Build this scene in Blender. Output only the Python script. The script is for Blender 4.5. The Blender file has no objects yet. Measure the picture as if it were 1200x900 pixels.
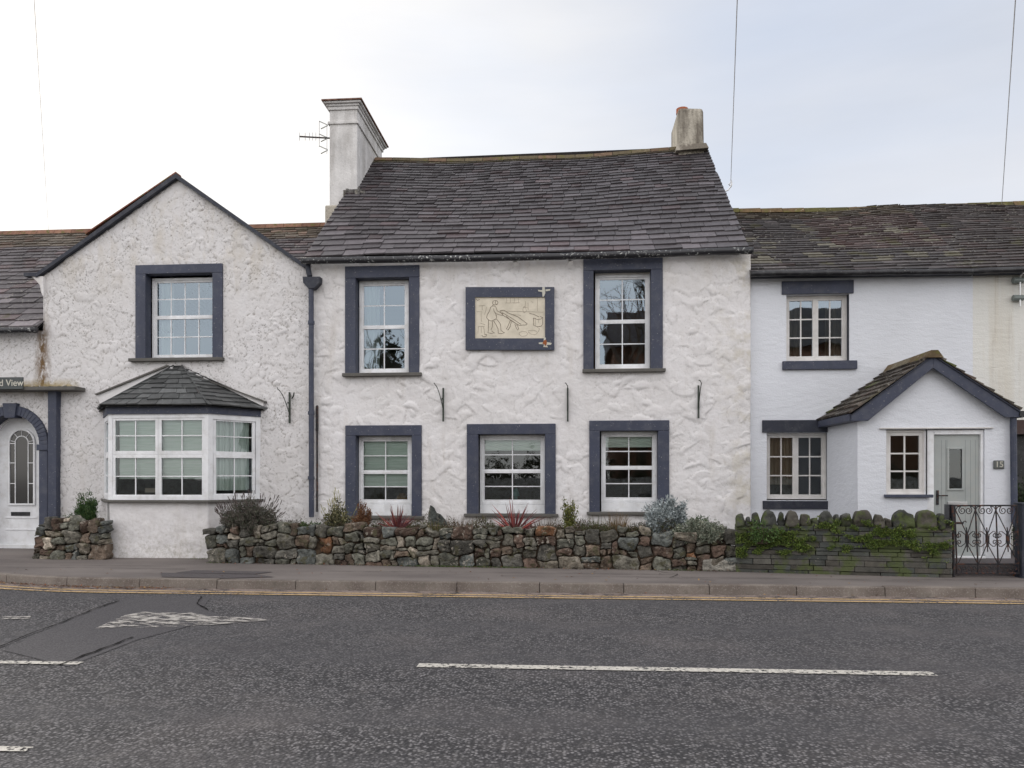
import bpy, math, random
import numpy as np
from mathutils import Vector, noise as mnoise
random.seed(7)
R = math.radians
S = bpy.context.scene
COL = S.collection

# ------------------------------------------------------------------ camera, light, exposure
YAW = math.atan(71/900.0)
cam_d = bpy.data.cameras.new('camera'); cam = bpy.data.objects.new('camera', cam_d); COL.objects.link(cam)
cam.location = (0, 0, 1.5); cam.rotation_euler = (R(90), 0, YAW)
cam_d.sensor_width = 36; cam_d.lens = 27.0; cam_d.shift_y = 110/1200.0
cam_d.clip_start = 0.05; cam_d.clip_end = 3000
S.camera = cam
SUN_AZ, SUN_EL = -38.0, 27.0            # degrees from +Y (towards +X), and above the horizon
w = bpy.data.worlds.new('World'); S.world = w; w.use_nodes = True
nt = w.node_tree; nt.nodes.clear()
def wn(t): return nt.nodes.new(t)
out = wn('ShaderNodeOutputWorld'); bg = wn('ShaderNodeBackground')
sky = wn('ShaderNodeTexSky'); sky.sky_type = 'NISHITA'; sky.sun_disc = False
sky.sun_elevation = R(SUN_EL); sky.sun_rotation = R(SUN_AZ); sky.air_density = 1.0; sky.dust_density = 0.3
bg.inputs['Strength'].default_value = 0.14
tc = wn('ShaderNodeTexCoord')
mp = wn('ShaderNodeMapping'); mp.inputs['Scale'].default_value = (1.0, 1.0, 3.2)
nz = wn('ShaderNodeTexNoise'); nz.inputs['Scale'].default_value = 1.6; nz.inputs['Detail'].default_value = 5; nz.inputs['Roughness'].default_value = .5
nt.links.new(tc.outputs['Generated'], mp.inputs['Vector']); nt.links.new(mp.outputs[0], nz.inputs['Vector'])
ramp = wn('ShaderNodeMapRange'); ramp.inputs['From Min'].default_value = .32; ramp.inputs['From Max'].default_value = .68
ramp.inputs['To Min'].default_value = .66; ramp.inputs['To Max'].default_value = .95
nt.links.new(nz.outputs['Fac'], ramp.inputs['Value'])
# thin high cloud: extra brightness added behind the camera to light the fronts, pale where the sun stands behind it
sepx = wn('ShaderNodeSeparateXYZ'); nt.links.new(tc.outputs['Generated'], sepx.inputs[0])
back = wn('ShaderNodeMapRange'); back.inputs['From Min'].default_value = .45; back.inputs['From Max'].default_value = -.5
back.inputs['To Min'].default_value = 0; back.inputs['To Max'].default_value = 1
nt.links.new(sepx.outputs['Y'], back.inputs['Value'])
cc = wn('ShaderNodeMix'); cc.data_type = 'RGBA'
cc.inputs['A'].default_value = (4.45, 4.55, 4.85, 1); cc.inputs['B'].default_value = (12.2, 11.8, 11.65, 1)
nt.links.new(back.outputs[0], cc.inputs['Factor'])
sd = Vector((math.sin(R(SUN_AZ))*math.cos(R(SUN_EL)), math.cos(R(SUN_AZ))*math.cos(R(SUN_EL)), math.sin(R(SUN_EL))))
dot = wn('ShaderNodeVectorMath'); dot.operation = 'DOT_PRODUCT'; dot.inputs[1].default_value = sd
nt.links.new(tc.outputs['Generated'], dot.inputs[0])
halo = wn('ShaderNodeMapRange'); halo.interpolation_type = 'SMOOTHSTEP'
halo.inputs['From Min'].default_value = .68; halo.inputs['From Max'].default_value = 1.02; halo.inputs['To Min'].default_value = 0; halo.inputs['To Max'].default_value = 1
nt.links.new(dot.outputs['Value'], halo.inputs['Value'])
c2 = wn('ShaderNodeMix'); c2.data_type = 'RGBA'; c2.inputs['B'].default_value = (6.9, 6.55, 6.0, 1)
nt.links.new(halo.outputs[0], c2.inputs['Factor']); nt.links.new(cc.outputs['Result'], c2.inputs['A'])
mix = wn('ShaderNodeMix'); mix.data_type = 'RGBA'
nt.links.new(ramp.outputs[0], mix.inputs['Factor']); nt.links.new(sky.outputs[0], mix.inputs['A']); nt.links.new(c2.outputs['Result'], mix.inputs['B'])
n2 = wn('ShaderNodeTexNoise'); n2.inputs['Scale'].default_value = 2.2; n2.inputs['Detail'].default_value = 6; n2.inputs['Roughness'].default_value = .55
m2 = wn('ShaderNodeMapping'); m2.inputs['Scale'].default_value = (.8, 1.2, 4.5); m2.inputs['Rotation'].default_value = (0, R(12), 0)
nt.links.new(tc.outputs['Generated'], m2.inputs['Vector']); nt.links.new(m2.outputs[0], n2.inputs['Vector'])
r2 = wn('ShaderNodeMapRange'); r2.inputs['From Min'].default_value = .35; r2.inputs['From Max'].default_value = .68; r2.inputs['To Min'].default_value = .955; r2.inputs['To Max'].default_value = 1.04
nt.links.new(n2.outputs['Fac'], r2.inputs['Value']); bri = wn('ShaderNodeVectorMath'); bri.operation = 'SCALE'
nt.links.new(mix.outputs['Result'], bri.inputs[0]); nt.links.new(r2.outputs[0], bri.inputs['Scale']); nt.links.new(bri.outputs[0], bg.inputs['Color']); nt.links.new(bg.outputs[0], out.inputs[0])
sl = bpy.data.lights.new('sun', 'SUN'); so = bpy.data.objects.new('sun', sl); COL.objects.link(so)
sl.energy = 0.9; sl.angle = R(12); sl.color = (1, .93, .82)
so.rotation_euler = (-sd).to_track_quat('-Z', 'Y').to_euler()
S.view_settings.view_transform = 'Standard'; S.view_settings.look = 'None'; S.view_settings.exposure = 0.32
S.view_settings.gamma = 1; S.view_settings.use_curve_mapping = False
S.cycles.max_bounces = 7; S.cycles.diffuse_bounces = 3; S.cycles.glossy_bounces = 3; S.cycles.transparent_max_bounces = 12

# ------------------------------------------------------------------ surveying helpers: measured points of the photograph to metres
CA, SA = math.cos(YAW), math.sin(YAW)
def P(u, v, Y):                       # point on the vertical plane y = Y
    xc = (u-600)/900.0; den = CA + xc*SA; t = Y/den
    return Vector((t*(xc*CA-SA), Y, 1.5+(560-v)/900.0*t))
def X(u, Y): return P(u, 560, Y).x
def Z(u, v, Y): return P(u, v, Y).z
def G(u, v, z=0.0):                   # point on the horizontal plane z
    t = (1.5-z)*900.0/(v-560); xc = (u-600)/900.0
    return Vector((t*(xc*CA-SA), t*(CA+xc*SA), z))

# ------------------------------------------------------------------ materials
MATS = {}
def srgb(r, g, b):
    f = lambda c: (c/255/12.92) if c/255 <= .04045 else ((c/255+.055)/1.055)**2.4
    return (f(r), f(g), f(b), 1)
class Mat:
    def __init__(s, name, rough=.8, spec=.3):
        s.m = bpy.data.materials.new(name); s.m.use_nodes = True; s.n = s.m.node_tree; MATS[name] = s.m
        s.b = s.n.nodes['Principled BSDF']; s.b.inputs['Roughness'].default_value = rough
        s.b.inputs['Specular IOR Level'].default_value = spec
        s.t = s.N('ShaderNodeTexCoord').outputs['Object']; s.pos = s.N('ShaderNodeNewGeometry').outputs['Position']
    def N(s, t, **k):
        n = s.n.nodes.new(t)
        for a, b in k.items(): setattr(n, a, b)
        return n
    def L(s, a, b): s.n.links.new(a, b)
    def noise(s, scale, detail=3, rough=.5, stretch=None, dist=0):
        n = s.N('ShaderNodeTexNoise'); n.inputs['Scale'].default_value = scale; n.inputs['Detail'].default_value = detail
        n.inputs['Roughness'].default_value = rough; n.inputs['Distortion'].default_value = dist
        v = s.pos
        if stretch:
            m = s.N('ShaderNodeMapping'); m.inputs['Scale'].default_value = stretch; s.L(v, m.inputs['Vector']); v = m.outputs[0]
        s.L(v, n.inputs['Vector']); return n.outputs['Fac']
    def vor(s, scale, feature='F1', out='Distance'):
        n = s.N('ShaderNodeTexVoronoi', feature=feature); n.inputs['Scale'].default_value = scale; s.L(s.pos, n.inputs['Vector']); return n.outputs[out]
    def rng(s, v, a, b, c=0, d=1):
        n = s.N('ShaderNodeMapRange'); n.inputs['From Min'].default_value = a; n.inputs['From Max'].default_value = b
        n.inputs['To Min'].default_value = c; n.inputs['To Max'].default_value = d; s.L(v, n.inputs['Value']); return n.outputs[0]
    def mul(s, a, b, op='MULTIPLY'):
        n = s.N('ShaderNodeMath', operation=op)
        for i, q in enumerate((a, b)):
            if isinstance(q, (int, float)): n.inputs[i].default_value = q
            else: s.L(q, n.inputs[i])
        return n.outputs[0]
    def mix(s, f, a, b, mode='MIX'):
        n = s.N('ShaderNodeMix', data_type='RGBA', blend_type=mode)
        for k, q in (('Factor', f), ('A', a), ('B', b)):
            if isinstance(q, (int, float)): n.inputs[k].default_value = q
            elif isinstance(q, tuple): n.inputs[k].default_value = q if len(q) == 4 else q+(1,)
            else: s.L(q, n.inputs[k])
        return n.outputs['Result']
    def attr(s, name):
        n = s.N('ShaderNodeAttribute'); n.attribute_name = name; return n
    def z(s):
        n = s.N('ShaderNodeSeparateXYZ'); s.L(s.pos, n.inputs[0]); return n.outputs
    def col(s, c):
        if isinstance(c, tuple): s.b.inputs['Base Color'].default_value = c if len(c) == 4 else c+(1,)
        else: s.L(c, s.b.inputs['Base Color'])
    def bump(s, h, strength=.3, dist=.01, prev=None):
        n = s.N('ShaderNodeBump'); n.inputs['Strength'].default_value = strength; n.inputs['Distance'].default_value = dist
        s.L(h, n.inputs['Height'])
        if prev is not None: s.L(prev, n.inputs['Normal'])
        s.L(n.outputs[0], s.b.inputs['Normal']); return n.outputs[0]

def render_mat(name, base, dirt, grime):
    m = Mat(name, .85, .25)
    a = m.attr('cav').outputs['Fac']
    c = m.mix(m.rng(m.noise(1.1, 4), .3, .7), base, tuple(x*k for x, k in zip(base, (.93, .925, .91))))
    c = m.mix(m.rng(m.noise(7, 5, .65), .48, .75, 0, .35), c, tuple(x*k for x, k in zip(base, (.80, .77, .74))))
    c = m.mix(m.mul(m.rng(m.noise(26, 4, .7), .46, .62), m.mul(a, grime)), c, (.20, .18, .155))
    sp = m.mul(m.rng(m.noise(34, 3, .7), .60-.02*dirt, .66-.02*dirt), m.rng(m.noise(1.7, 5, .65), .44, .60, 0, dirt))
    c = m.mix(sp, c, (.15, .14, .125))
    # rain streaks, damp foot, algae
    st = m.mul(m.rng(m.noise(5.5, 4, .6, (1, 1, .10)), .52, .70), m.rng(m.noise(.8, 3),   .44, .66, 0, .30))
    c = m.mix(st, c, (.43, .38, .31))
    low = m.mul(m.rng(m.z()[2], 1.0, .12, 0, 1), m.rng(m.noise(15, 6, .75), .46, .66, 0, .6))
    c = m.mix(low, c, (.27, .25, .18))
    top = m.mul(m.rng(m.z()[2], 4.6, 5.5, 0, 1), m.rng(m.noise(4, 5, .6, (1, 1, .4)),   .46, .66, 0, .35))
    c = m.mix(top, c, (.48, .42, .32))
    crn = m.mul(m.rng(m.z()[0], 2.3, 3.05, 0, 1), m.rng(m.noise(3, 5, .7), .46, .64, 0, .5)); c = m.mix(crn, c, (.42, .37, .24))
    if grime > .5:
        xe = P(50, 388, 13.4).x; zz_ = m.z()
        d_ = m.mul(m.mul(zz_[0], xe, 'SUBTRACT'), 0, 'ADD'); d_ = m.mul(d_, 1, 'MULTIPLY'); ab = m.N('ShaderNodeMath', operation='ABSOLUTE'); m.L(d_, ab.inputs[0])
        f1 = m.mul(m.mul(m.rng(ab.outputs[0], .20, .02), m.rng(zz_[2], 2.9, 3.2)), m.mul(m.rng(zz_[2], 4.6, 4.1), m.rng(m.noise(14, 5, .7, (1, 1, .4)), .38, .55)))
        c = m.mix(f1, c, (.16, .10, .05))
        zc_ = Z(45, 453, 13.4)
        f2 = m.mul(m.mul(m.rng(zz_[2], zc_+.16, zc_-.02), m.rng(zz_[2], zc_-.14, zc_-.02)), m.mul(m.rng(zz_[0], X(96, 13.4), X(80, 13.4)), m.rng(m.noise(9, 5, .7), .36, .52)))
        c = m.mix(f2, c, (.36, .27, .11))
    m.col(c)
    b = m.bump(m.noise(60, 3, .6), .4, .006); b = m.bump(m.noise(11, 4, .55), .45, .035, b)
    return m.m
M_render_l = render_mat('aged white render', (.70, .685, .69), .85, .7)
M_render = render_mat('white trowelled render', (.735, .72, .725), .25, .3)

def smooth_white(name, base, streak=0):
    m = Mat(name, .8, .3)
    c = m.mix(m.rng(m.noise(1.3, 4), .35, .7), base, tuple(x*.93 for x in base))
    if streak:
        c = m.mix(m.mul(m.rng(m.noise(3.1, 4, .6, (1, 1, .05)), .52, .68), streak), c, (.50, .42, .28))
        c = m.mix(m.mul(m.rng(m.noise(9, 4, .6, (1, 1, .07)), .60, .66), m.rng(m.z()[2], 2, 5, 0, streak)), c, (.30, .24, .17))
    low = m.mul(m.rng(m.z()[2], .55, .2), m.rng(m.noise(6, 5, .6), .42, .62, 0, .6))
    c = m.mix(low, c, (.3, .29, .24)); m.col(c)
    b = m.bump(m.noise(42, 4, .62), .55, .012); m.bump(m.noise(7, 2, .5, (1, 1, 2.4)), .3, .03, b)
    return m.m
M_white_blue = smooth_white('cool white masonry paint', (.68, .70, .745))
M_cream = smooth_white('stained cream masonry paint', (.69, .685, .65), .3)

def paint(name, c, rough=.5, wear=.25, spec=.4):
    m = Mat(name, rough, spec)
    q = m.mix(m.rng(m.noise(2.2, 4), .35, .7), c, tuple(x*.82 for x in c))
    q = m.mix(m.mul(m.rng(m.noise(38, 4, .6), .66, .70), wear), q, (.55, .54, .5))
    q = m.mix(m.mul(m.rng(m.noise(7, 5, .65), .48, .72), .38), q, tuple(min(1, .5*x+.10) for x in c) if sum(c) < 1 else (.40, .38, .34))
    q = m.mix(m.mul(m.rng(m.noise(3, 4, .6, (1, 1, .12)), .54, .68), .35), q, tuple(x*.62 for x in c))
    m.col(q); m.bump(m.noise(90, 2), .12, .003); return m.m
M_navy = paint('slate blue masonry paint', (.047, .055, .088), .55, .5)
M_navyd = paint('dark navy masonry paint', (.026, .030, .045), .6, .2)
M_upvc = paint('white window plastic', (.82, .83, .85), .35, 0, .5)
M_wood = paint('off white painted timber', (.68, .66, .64), .45, .3)
M_cill = paint('weathered stone sill', (.115, .11, .10), .85, .3)
M_sage = paint('pale sage door paint', (.36, .385, .375), .4, 0)
M_black = paint('black cast metal', (.012, .012, .015), .35, .5)
M_iron = Mat('rusty black iron', .6, .4)
M_iron.col(M_iron.mix(M_iron.rng(M_iron.noise(22, 4), .5, .65), (.018, .017, .02), (.09, .035, .02))); M_iron = M_iron.m
M_green_iron = paint('dark green wrought iron', (.035, .045, .035), .6, .3)
M_rust = paint('rust', (.33, .10, .03), .9, 0)
M_grime = paint('yellow green algae crust', (.10, .085, .04), .95, .6)
M_blind = Mat('pale green blind cloth', .9, .1)
M_blind.col(M_blind.mix(M_blind.rng(M_blind.noise(6, 2, .5, (.3, 1, 8)), .4, .6), (.78, .85, .77), (.90, .93, .88))); M_blind = M_blind.m
M_sheer = Mat('sheer curtain', .9, .1); M_sheer.col((.80, .84, .80)); M_sheer = M_sheer.m
M_curt = Mat('beige curtain', .9, .1); M_curt.col((.42, .34, .27)); M_curt = M_curt.m
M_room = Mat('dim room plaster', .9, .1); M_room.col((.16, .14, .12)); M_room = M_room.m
def glassmat(name, refl, tint):
    m = Mat(name); n = m.n
    gl = m.N('ShaderNodeBsdfGlossy'); gl.inputs['Roughness'].default_value = .015; gl.inputs['Color'].default_value = tint
    tr = m.N('ShaderNodeBsdfTransparent'); tr.inputs['Color'].default_value = (.80, .86, .84, 1)
    fr = m.N('ShaderNodeFresnel'); fr.inputs['IOR'].default_value = refl
    mx = m.N('ShaderNodeMixShader'); m.L(fr.outputs[0], mx.inputs[0]); m.L(tr.outputs[0], mx.inputs[1]); m.L(gl.outputs[0], mx.inputs[2])
    bp = m.N('ShaderNodeBump'); bp.inputs['Strength'].default_value = .12; bp.inputs['Distance'].default_value = .01
    m.L(m.noise(2.2, 2), bp.inputs['Height']); m.L(bp.outputs[0], gl.inputs['Normal'])
    o = n.nodes['Material Output']; m.L(mx.outputs[0], o.inputs['Surface']); return m.m
M_glass = glassmat('double glazing', 2.75, (.74, .88, 1, 1))
M_glass_dim = glassmat('ground floor glazing', 1.75, (.9, .96, 1, 1))
M_glassd = Mat('dark obscured glass', .12, .6); M_glassd.col((.03, .028, .028)); M_glassd = M_glassd.m

def tint_mat(name, rough=.6, spec=.4, speck=None, bumps=(40, .3, .004), moss=None, var=.3):
    m = Mat(name, rough, spec); a = m.attr('tint').outputs['Color']
    c = m.mix(m.rng(m.noise(12, 4, .6), .3, .7, 0, 1), a, (1-var, 1-var, 1-var), 'MULTIPLY')
    n = m.N('ShaderNodeMix', data_type='RGBA', blend_type='MULTIPLY'); n.inputs['Factor'].default_value = 1
    m.L(a, n.inputs['A']); m.L(m.mix(m.rng(m.noise(12, 4, .6), .3, .7), (1, 1, 1), (1-var, 1-var, 1-var)), n.inputs['B']); c = n.outputs['Result']
    if speck:
        c = m.mix(m.mul(m.rng(m.noise(speck[0], 4, .65), speck[1], speck[1]+.04), m.rng(m.noise(1.5, 3), .42, .6, .1, 1)), c, speck[2])
    if moss:
        c = m.mix(m.rng(m.noise(moss[0], 4, .6), moss[1], moss[1]+.08, 0, .8), c, moss[2])
    m.col(c); m.bump(m.noise(bumps[0], 4, .6), bumps[1], bumps[2]); return m.m
M_slate = tint_mat('purple grey slate', .5, .45, (26, .645, (.33, .33, .31)), var=.35)
M_slate_old = tint_mat('mossy old slate', .65, .35, (20, .60, (.30, .29, .25)), moss=(1.6, .60, (.075, .07, .035)), var=.4)
M_stone = tint_mat('field stone', .85, .25, (17, .575, (.36, .33, .28)), (22, 1.0, .045), moss=(7, .56, (.085, .08, .045)), var=.75)
M_leaf = tint_mat('leaves', .6, .3, None, (30, .05, .002), var=.2)
M_slatewall = tint_mat('green grey slate walling', .8, .3, (24, .64, (.20, .19, .16)), (35, .6, .014), moss=(3.2, .50, (.075, .095, .03)), var=.45)
M_ridge = tint_mat('mossy ridge tile', .9, .2, (18, .6, (.30, .25, .17)), moss=(6, .56, (.12, .11, .035)), var=.4)

# asphalt
m = Mat('road asphalt', .8, .35)
pos = m.pos
cell = m.N('ShaderNodeTexVoronoi'); cell.inputs['Scale'].default_value = 50; m.L(pos, cell.inputs['Vector'])
sep = m.N('ShaderNodeSeparateColor'); m.L(cell.outputs['Color'], sep.inputs[0])
ag = m.mix(m.rng(sep.outputs[0], .2, 1), (.055, .053, .055), (.285, .272, .275))
ag = m.mix(m.rng(cell.outputs['Distance'], .30, .62, 0, .9), ag, (.026, .025, .027))
ag = m.mix(m.rng(m.noise(1.0, 3, .5, (.08, 1.0, 1)), .40, .60, 0, .5), ag, (.075, .072, .076))
st_ = m.mul(m.rng(m.noise(.55, 5, .7), .56, .66), .45); ag = m.mix(st_, ag, (.06, .055, .058))
ag = m.mix(m.rng(m.noise(5, 4, .7), .5, .8, 0, .3), ag, (.20, .185, .175))
ag = m.mix(m.rng(m.noise(.8, 4), .5, .75, 0, .35), ag, (.17, .15, .145))
m.col(ag); b = m.bump(cell.outputs['Distance'], 1.0, -.012); m.bump(m.noise(20, 3), .25, .01, b)
M_road = m.m
m = Mat('newer dark asphalt patch', .8, .3)
m.col(m.mix(m.rng(m.noise(70, 3, .7), .35, .7), (.042, .040, .043), (.125, .118, .122))); m.bump(m.noise(80, 3), .4, .006); M_patch = m.m
m = Mat('pavement asphalt', .9, .25)
c = m.mix(m.rng(m.noise(1.2, 4, .6, (.4, 1, 1)), .35, .65), (.112, .098, .092), (.19, .168, .155))
c = m.mix(m.rng(m.noise(75, 3, .7), .4, .7, 0, .5), c, (.24, .21, .195)); m.col(c); m.bump(m.noise(90, 3), .4, .006); M_pave = m.m
m = Mat('pavement repair', .9, .25)
m.col(m.mix(m.rng(m.noise(60, 3, .7), .4, .7), (.075, .068, .07), (.12, .105, .105))); m.bump(m.noise(90, 3), .3, .005); M_pave2 = m.m
m = Mat('kerb concrete', .9, .2)
c = m.mix(m.rng(m.noise(3, 4), .35, .65), (.135, .112, .098), (.23, .20, .175))
c = m.mix(m.rng(m.noise(55, 3, .7), .55, .65, 0, .6), c, (.34, .31, .28)); c = m.mix(m.rng(m.noise(6, 5, .7), .5, .7, 0, .6), c, (.09, .08, .065)); m.col(c); m.bump(m.noise(50, 4), .4, .008); M_kerb = m.m
m = Mat('gutter grit', .95, .1)
c = m.mix(m.rng(m.noise(14, 5, .7, (.4, 1, 1)), .35, .65), (.12, .095, .085), (.27, .22, .19)); m.col(c); m.bump(m.noise(70, 3), .5, .008); M_grit = m.m
m = Mat('crack', .95, .1); m.col((.015, .014, .014)); M_crack = m.m
m = Mat('soil', .95, .1); m.col(m.mix(m.rng(m.noise(9, 5), .4, .6), (.035, .026, .02), (.09, .065, .045))); m.bump(m.noise(25, 4), .8, .03); M_soil = m.m
m = Mat('field grass', .95, .1); m.col(m.mix(m.noise(.5, 5), (.05, .065, .03), (.08, .09, .045))); M_grass = m.m
def worn(name, c, thr, sc=22, stretch=None):
    m = Mat(name, .75, .3); tr = m.N('ShaderNodeBsdfTransparent'); mx = m.N('ShaderNodeMixShader')
    m.col(m.mix(m.rng(m.noise(40, 3), .4, .7), c, tuple(x*.75 for x in c)))
    f = m.mul(m.noise(sc, 4, .7, stretch), m.mul(m.noise(1.7, 3), .35), 'ADD')
    m.L(m.rng(f, thr-.03, thr+.03), mx.inputs[0]); m.L(m.b.outputs[0], mx.inputs[1]); m.L(tr.outputs[0], mx.inputs[2])
    m.L(mx.outputs[0], m.n.nodes['Material Output'].inputs['Surface']); m.m.use_transparent_shadow = True
    return m.m
M_wline = worn('worn white road paint', (.60, .57, .51), .735, 26)
M_wworn = worn('badly worn white road paint', (.50, .47, .43), .655, 11, (.6, 1.8, 1))
M_yline = worn('worn yellow road paint', (.62, .43, .20), .74, 30)

# ------------------------------------------------------------------ mesh builder
ORG = {}
def tag(o, label=None, cat=None, group=None, kind=None):
    if label: o['label'] = label
    if cat: o['category'] = cat
    if group: o['group'] = group
    if kind: o['kind'] = kind
    return o
def thing(name, loc, label, cat, group=None):
    o = bpy.data.objects.new(name, None); COL.objects.link(o); o.location = loc; o.empty_display_size = .2
    ORG[o.name] = Vector(loc); return tag(o, label, cat, group)
class MB:
    def __init__(s): s.v = []; s.f = []; s.c = []; s.cur = (1, 1, 1)
    def face(s, pts):
        i = len(s.v); s.v += [tuple(p) for p in pts]; s.f.append(tuple(range(i, i+len(pts)))); s.c.append(s.cur)
    def box(s, x0, x1, y0, y1, z0, z1): s.fbox(lambda a, d, z: (a, d, z), x0, x1, y0, y1, z0, z1)
    def fbox(s, F, a0, a1, d0, d1, z0, z1):
        i = len(s.v)
        s.v += [tuple(F(a, d, z)) for z in (z0, z1) for a, d in ((a0, d0), (a1, d0), (a1, d1), (a0, d1))]
        for q in ((3, 2, 1, 0), (4, 5, 6, 7), (0, 1, 5, 4), (1, 2, 6, 5), (2, 3, 7, 6), (3, 0, 4, 7)):
            s.f.append(tuple(i+k for k in q)); s.c.append(s.cur)
    def hexa(s, lo, hi):                # two 4-point loops
        i = len(s.v); s.v += [tuple(p) for p in lo]+[tuple(p) for p in hi]
        for q in ((3, 2, 1, 0), (4, 5, 6, 7), (0, 1, 5, 4), (1, 2, 6, 5), (2, 3, 7, 6), (3, 0, 4, 7)):
            s.f.append(tuple(i+k for k in q)); s.c.append(s.cur)
    def prism(s, pts, vec):             # polygon extruded by vec
        n = len(pts); i = len(s.v); vec = Vector(vec)
        s.v += [tuple(p) for p in pts]+[tuple(Vector(p)+vec) for p in pts]
        s.f.append(tuple(range(i, i+n))); s.c.append(s.cur); s.f.append(tuple(range(i+2*n-1, i+n-1, -1))); s.c.append(s.cur)
        for k in range(n):
            s.f.append((i+k, i+n+k, i+n+(k+1) % n, i+(k+1) % n)); s.c.append(s.cur)
    def tube(s, pts, r, n=6, caps=True, r2=None):
        pts = [Vector(p) for p in pts]; m = len(pts); base = len(s.v)
        for k, p in enumerate(pts):
            d = (pts[min(k+1, m-1)]-pts[max(k-1, 0)]).normalized()
            up = Vector((0, 0, 1)) if abs(d.z) < .9 else Vector((0, 1, 0))
            if abs(d.y) < .2 and abs(d.z) >= 0 and abs(d.z) < 1.1 and abs(d.y) < .05: up = Vector((0, 1, 0))
            a = d.cross(up).normalized(); b = d.cross(a)
            rr = r if r2 is None else r+(r2-r)*k/(m-1)
            for j in range(n):
                t = 2*math.pi*j/n; s.v.append(tuple(p+a*rr*math.cos(t)+b*rr*math.sin(t)))
        for k in range(m-1):
            for j in range(n):
                q = base+k*n; s.f.append((q+j, q+(j+1) % n, q+n+(j+1) % n, q+n+j)); s.c.append(s.cur)
        if caps:
            s.f.append(tuple(range(base+n-1, base-1, -1))); s.c.append(s.cur)
            s.f.append(tuple(range(base+(m-1)*n, base+m*n))); s.c.append(s.cur)
    def build(s, name, mat, parent=None, smooth=False, bevel=0, origin=None):
        me = bpy.data.meshes.new(name); v = np.array(s.v, dtype=float)
        if parent is not None: o3 = ORG[parent.name]
        elif origin is not None: o3 = Vector(origin)
        else: o3 = Vector(((v[:, 0].min()+v[:, 0].max())/2, (v[:, 1].min()+v[:, 1].max())/2, v[:, 2].min()))
        v = v-np.array(o3)
        me.from_pydata(v.tolist(), [], s.f); me.materials.append(mat)
        at = me.attributes.new('tint', 'FLOAT_VECTOR', 'FACE'); at.data.foreach_set('vector', np.array(s.c, dtype='f').ravel())
        if smooth: me.polygons.foreach_set('use_smooth', [True]*len(me.polygons))
        me.update()
        o = bpy.data.objects.new(name, me); COL.objects.link(o)
        if parent is not None: o.parent = parent
        else: o.location = o3
        ORG[o.name] = o3
        if bevel:
            b = o.modifiers.new('bevel', 'BEVEL'); b.width = bevel; b.segments = 2; b.limit_method = 'ANGLE'
        return o
def struct(mb, name, mat, **k): return tag(mb.build(name, mat, origin=(0, 0, 0), **k), kind='structure')
def empty_part(name, parent):
    o = bpy.data.objects.new(name, None); COL.objects.link(o); o.parent = parent; ORG[o.name] = ORG[parent.name]; return o

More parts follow.
